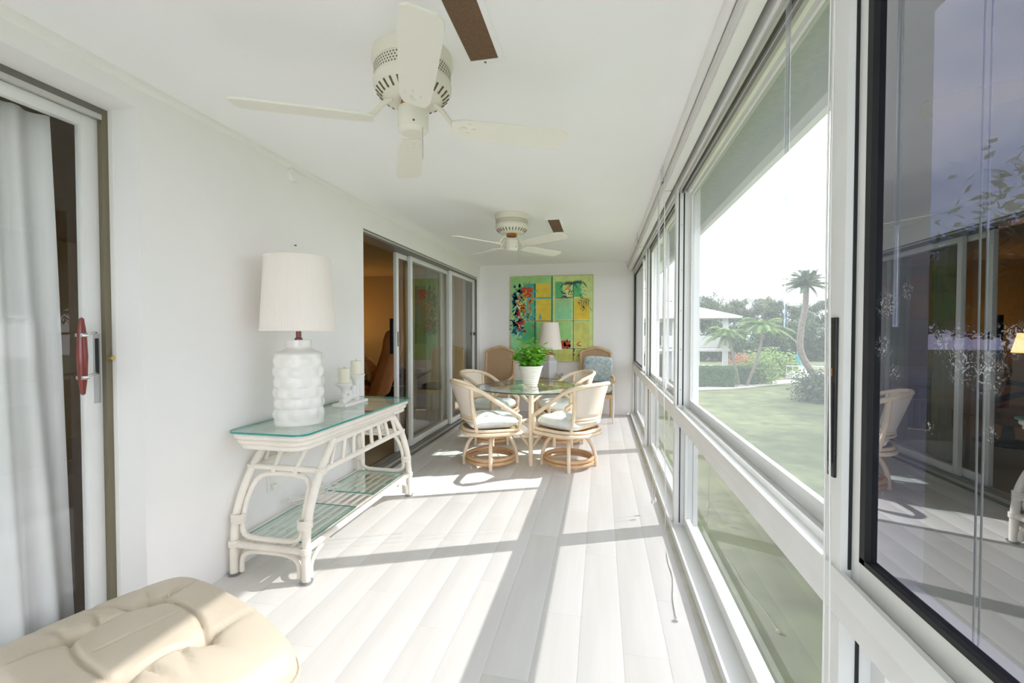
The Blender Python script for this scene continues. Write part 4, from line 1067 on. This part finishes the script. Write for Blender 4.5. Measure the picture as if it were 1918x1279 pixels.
# trees behind the garden
specs = [(1300, 668, 8.6, 'tree_dark', 'dark feathery tree rising behind the house roof'), (1345, 664, 10.2, 'tree_grey', 'tall loose grey-green tree with ragged top behind the house'), (1392, 662, 9.2, 'tree_grey', 'grey-green tree directly behind the pair of young palms'),
         (1432, 664, 9.6, 'tree_grey', 'spreading grey-green tree with a thin top shoot behind hedge'), (1470, 664, 8.6, 'tree_dark', 'dark dense tree behind the clear blind wand and pool'), (1512, 664, 8.2, 'tree_dark', 'dark tree behind the leaning cabbage palm'), (1556, 664, 9.4, 'tree_dark', 'dark tree half hidden behind the window post'),
         (1260, 664, 9.0, 'tree_grey', 'grey-green tree above the far end of the house roof')]
for k, (px, py, h, m, lab) in enumerate(specs):
    b = gp(px, py + 6) * (1 + .16 * (k % 2)); b.z = GZ; h *= 1 + .08 * (k % 2); r = random.Random(k)
    h *= 1.12
    bl = [((r.uniform(-2.6, 2.6), r.uniform(-1.5, 1.5), h * r.uniform(.38, .86)), (r.uniform(.7, 1.6), r.uniform(.8, 1.5), r.uniform(.45, .9))) for _ in range(20)] + [((r.uniform(-1.6, 1.6), 0, h * r.uniform(.80, .92)), (.45, .45, .7)) for _ in range(3)]
    tree('background_tree', b, h, bl, m, 9000, .15, 50 + k, lab, group='trees beyond the garden')
for k, (a, b_, lab) in enumerate(((1408, 1470, 'tall dark hedge behind the round light bush'), (1250, 1406, 'tall dark hedge showing behind the white house'), (1472, 1560, 'tall dark hedge behind the pool furniture'))):
    p, q = gp(a, 676), gp(b_, 676); c = (p + q) / 2; c.z = GZ; L_ = (q - p).length / 2
    tree('screening_hedge', c, 3.5, [((-L_ + 2 * L_ * (q + .5) / 10, 0, 1.2 + 1.5 * (q % 3)), (L_ * .16, 1.0, 1.5)) for q in range(10)] + [((-L_ + 2 * L_ * (q + .5) / 10, 0, 1.5), (L_ * .16, 1.0, 1.6)) for q in range(10)], 'tree_dark', 9000, .24, 70 + k, lab, 'hedge', 'tall hedges', trunk=None)
# clipped hedges, bushes
def hedge(px0, px1, py, hgt, dep, lab, seed, m='hedge'):
    p, q = gp(px0, py), gp(px1, py); t = empty('clipped_hedge', ((p.x + q.x) / 2, (p.y + q.y) / 2 + dep / 2, GZ)); tag(t, lab, 'hedge', 'clipped hedges')
    w = (q - p).length / 2; rn = random.Random(seed)
    bm = bmesh.new(); box(bm, -w + .08, w - .08, -dep / 2 + .08, dep / 2 - .08, 0, hgt - .08, .1); finish(bm, 'core', m, t)
    bm = bmesh.new()
    def f():
        a = rn.uniform(-w, w), rn.uniform(-dep / 2, dep / 2), rn.uniform(.05, hgt); s = rn.choice((0, 0, 1, 2, 2)); 
        return Vector((a[0] if s != 1 else math.copysign(w, a[0]), a[1] if s != 0 else -dep / 2, a[2] if s != 2 else hgt)) + Vector((rn.gauss(0, .03), rn.gauss(0, .03), rn.gauss(0, .03)))
    leaves(bm, 2600, f, .09, rn); o = finish(bm, 'leaves', m, t, smooth=False); o['kind'] = 'stuff'
hedge(1296, 1376, 725, 1.45, 1.8, 'long clipped box hedge in front of the white house', 1); hedge(1390, 1413, 721, 1.35, 1.6, 'short clipped box hedge beside the young palm trunks', 2)
hedge(1366, 1392, 714, 1.3, 1.5, 'clipped hedge segment behind the young palm trunks', 3, 'bush_light')
b = gp(1420, 718); tree('round_bush', (b.x, b.y, GZ), 2, [((0, 0, 1.0), (1.0, .9, 1.1)), ((.5, .2, .9), (.9, .8, 1.0))], 'bush_light', 3000, .14, 81, 'light green rounded bush next to the short hedge', 'bush', 'bushes', trunk=.05)
b = gp(1436, 704); tree('round_bush', (b.x, b.y, GZ), 2, [((0, 0, 1.1), (1.6, 1, 1.3)), ((1.3, .4, 1.0), (1.3, 1, 1.0))], 'bush_light', 3000, .16, 82, 'low light bush reaching towards the pool', 'bush', 'bushes', trunk=.05)
b = gp(1388, 706); tree('flowering_shrub', (b.x, b.y, GZ), 2, [((0, 0, 1.2), (.9, .8, .8)), ((-.9, .2, .8), (.6, .6, .6))], 'flower', 2600, .12, 83, 'orange flowering shrub between house and young palms', 'shrub', None, trunk=.05)
b = gp(1536, 752); tree('round_bush', (b.x, b.y, GZ), 2, [((0, 0, .7), (1.15, 1, .95))], 'tree_dark', 2600, .13, 84, 'dark bush on the lawn at the foot of the cabbage palm', 'bush', 'bushes', trunk=.05)
# palms
def palm(name, base, pts, r, fr, ln, m, seed, lab, group=None, dr=.9, up=.9):
    t = empty(name, base); tag(t, lab, 'palm tree', group); rn = random.Random(seed); P = catmull(pts, 7)
    T('trunk', 'bark', t, P, [r * (1.1 - .25 * k / len(P)) for k in range(len(P))], 9); top = P[-1]
    for k in range(fr):
        a = 2 * math.pi * k / fr + rn.uniform(-.2, .2); e = rn.uniform(-.25, up); d = Vector((math.cos(a) * math.cos(e), math.sin(a) * math.cos(e), math.sin(e))); l = ln * rn.uniform(.8, 1.1)
        bm = bmesh.new(); R_ = [top + d * l * s - Vector((0, 0, dr * l * s * s * .6)) for s in [q / 9 for q in range(10)]]; tube(bm, R_, [.03 - .0025 * q for q in range(10)], 5)
        for q in range(1, 10):
            tg = (R_[q] - R_[q - 1]).normalized(); sd = tg.cross(Vector((0, 0, 1))).normalized()
            for s in (-1, 1):
                for off in (0, .5):
                    p = R_[q - 1].lerp(R_[q], off); e_ = p + (sd * s * .75 + tg * .6 + Vector((0, 0, -.45))) * l * .33 * (1 - .05 * q); w = tg * .05 * l / 2
                    bm.faces.new([bm.verts.new(x) for x in (p - w, p.lerp(e_, .5) + w * .6 + Vector((0, 0, .04)), e_, p + w)])
        finish(bm, 'frond', m, t, smooth=False)
    return t
b = gp(1384, 722)
palm('young_palm', (b.x, b.y, GZ), [(0, 0, -.05), (-.25, 0, 1.4), (-.55, 0, 2.8), (-.85, .1, 4.0)], .10, 24, 2.0, 'palm_leaf', 1, 'young palm with arching fronds leaning towards the house', 'young palms')
palm('young_palm', (b.x + .5, b.y - .1, GZ), [(0, 0, -.05), (.55, 0, 1.5), (.95, 0, 3.0), (1.15, .1, 4.6)], .11, 26, 2.3, 'palm_leaf', 2, 'young palm with arching fronds leaning away from the house', 'young palms')
b = gp(1546, 722)
palm('cabbage_palm', (b.x, b.y, GZ), [(0, 0, -.05), (-1.0, 0, 1.1), (-1.75, 0, 2.6), (-1.75, .1, 4.2), (-1.45, .1, 6.2), (-1.4, .1, 7.9)], .24, 60, 1.75, 'palm_dark', 3, 'tall cabbage palm with curved trunk beside the pool', None, .55, 1.5)
# shade trees standing over the lawn
for k, (x, y, h, lab) in enumerate(((17.6, 20.5, 9.0, 'broad shade tree over the lawn, the closer one to the house'), (15.5, 10.5, 9.5, 'broad shade tree over the lawn behind the dark window pane'), (22.0, 29.5, 8.5, 'broad shade tree over the lawn near the cabbage palm'))):
    r = random.Random(90 + k); bl = [((r.uniform(-2.5, 2.5), r.uniform(-2.5, 2.5), h * r.uniform(.6, .9)), (2.9, 2.9, 1.2)) for _ in range(8)]
    tree('shade_tree', (x, y, GZ), h, bl, 'tree_dark', 26000, .19, 95 + k, lab, group='shade trees over the lawn')
# pool terrace
struct(B('pool_terrace', 'concrete', None, gp(1472, 706).x, gp(1580, 706).x + 2, gp(1500, 706).y, gp(1500, 706).y + 7, GZ - .05, GZ + .05))
p0 = gp(1470, 709)
fe = empty('pool_fence', (p0.x, p0.y - .3, GZ)); tag(fe, 'white metal rail fence around the pool terrace', 'fence')
T('rail', 'frame_white', fe, [(0, 0, 1.15), (8, 0, 1.15)], .04, 6); T('rail', 'frame_white', fe, [(0, 0, .15), (8, 0, .15)], .03, 6)
for k in range(17): T('post', 'frame_white', fe, [(k * .5, 0, -.02), (k * .5, 0, 1.15)], .022, 6)
for k in range(3):
    c = gp((1482, 1518, 1538)[k], 706); t = empty('pool_lounger', (c.x, c.y + 1.5, GZ + .05), R((20, -15, 10)[k])); tag(t, ('white pool lounger between the low bush and the turquoise umbrella', 'white pool lounger behind the curved palm trunk', 'white pool lounger beside the window post beyond the palm')[k], 'lounger', 'pool loungers')
    B('bed', 'frame_white', t, -.32, .32, -.7, .45, .30, .36); bm = bmesh.new(); box(bm, -.32, .32, 0, .7, -.03, .03); finish(bm, 'back', 'frame_white', t, loc=(0, .45, .33), rot=(R(50), 0, 0))
    for a in (-.28, .28):
        for q in (-.6, .4): B('leg', 'frame_white', t, a - .025, a + .025, q - .025, q + .025, 0, .30)
c = gp(1503, 706)
um = empty('closed_umbrella', (c.x, c.y + .9, GZ + .05)); tag(um, 'closed turquoise umbrella standing by the pool loungers', 'umbrella')
LA('pole', 'frame_white', um, [(.03, 0), (.03, 2.75)], 10); LA('canopy', 'umbrella_blue', um, [(.10, .85), (.26, .9), (.22, 1.6), (.10, 2.4), (.02, 2.65)], 14); LA('base', 'concrete', um, [(.3, 0), (.3, .08), (.05, .1)], 16)

S.cycles.max_bounces = 16; S.cycles.diffuse_bounces = 8; S.cycles.glossy_bounces = 6; S.cycles.transparent_max_bounces = 24
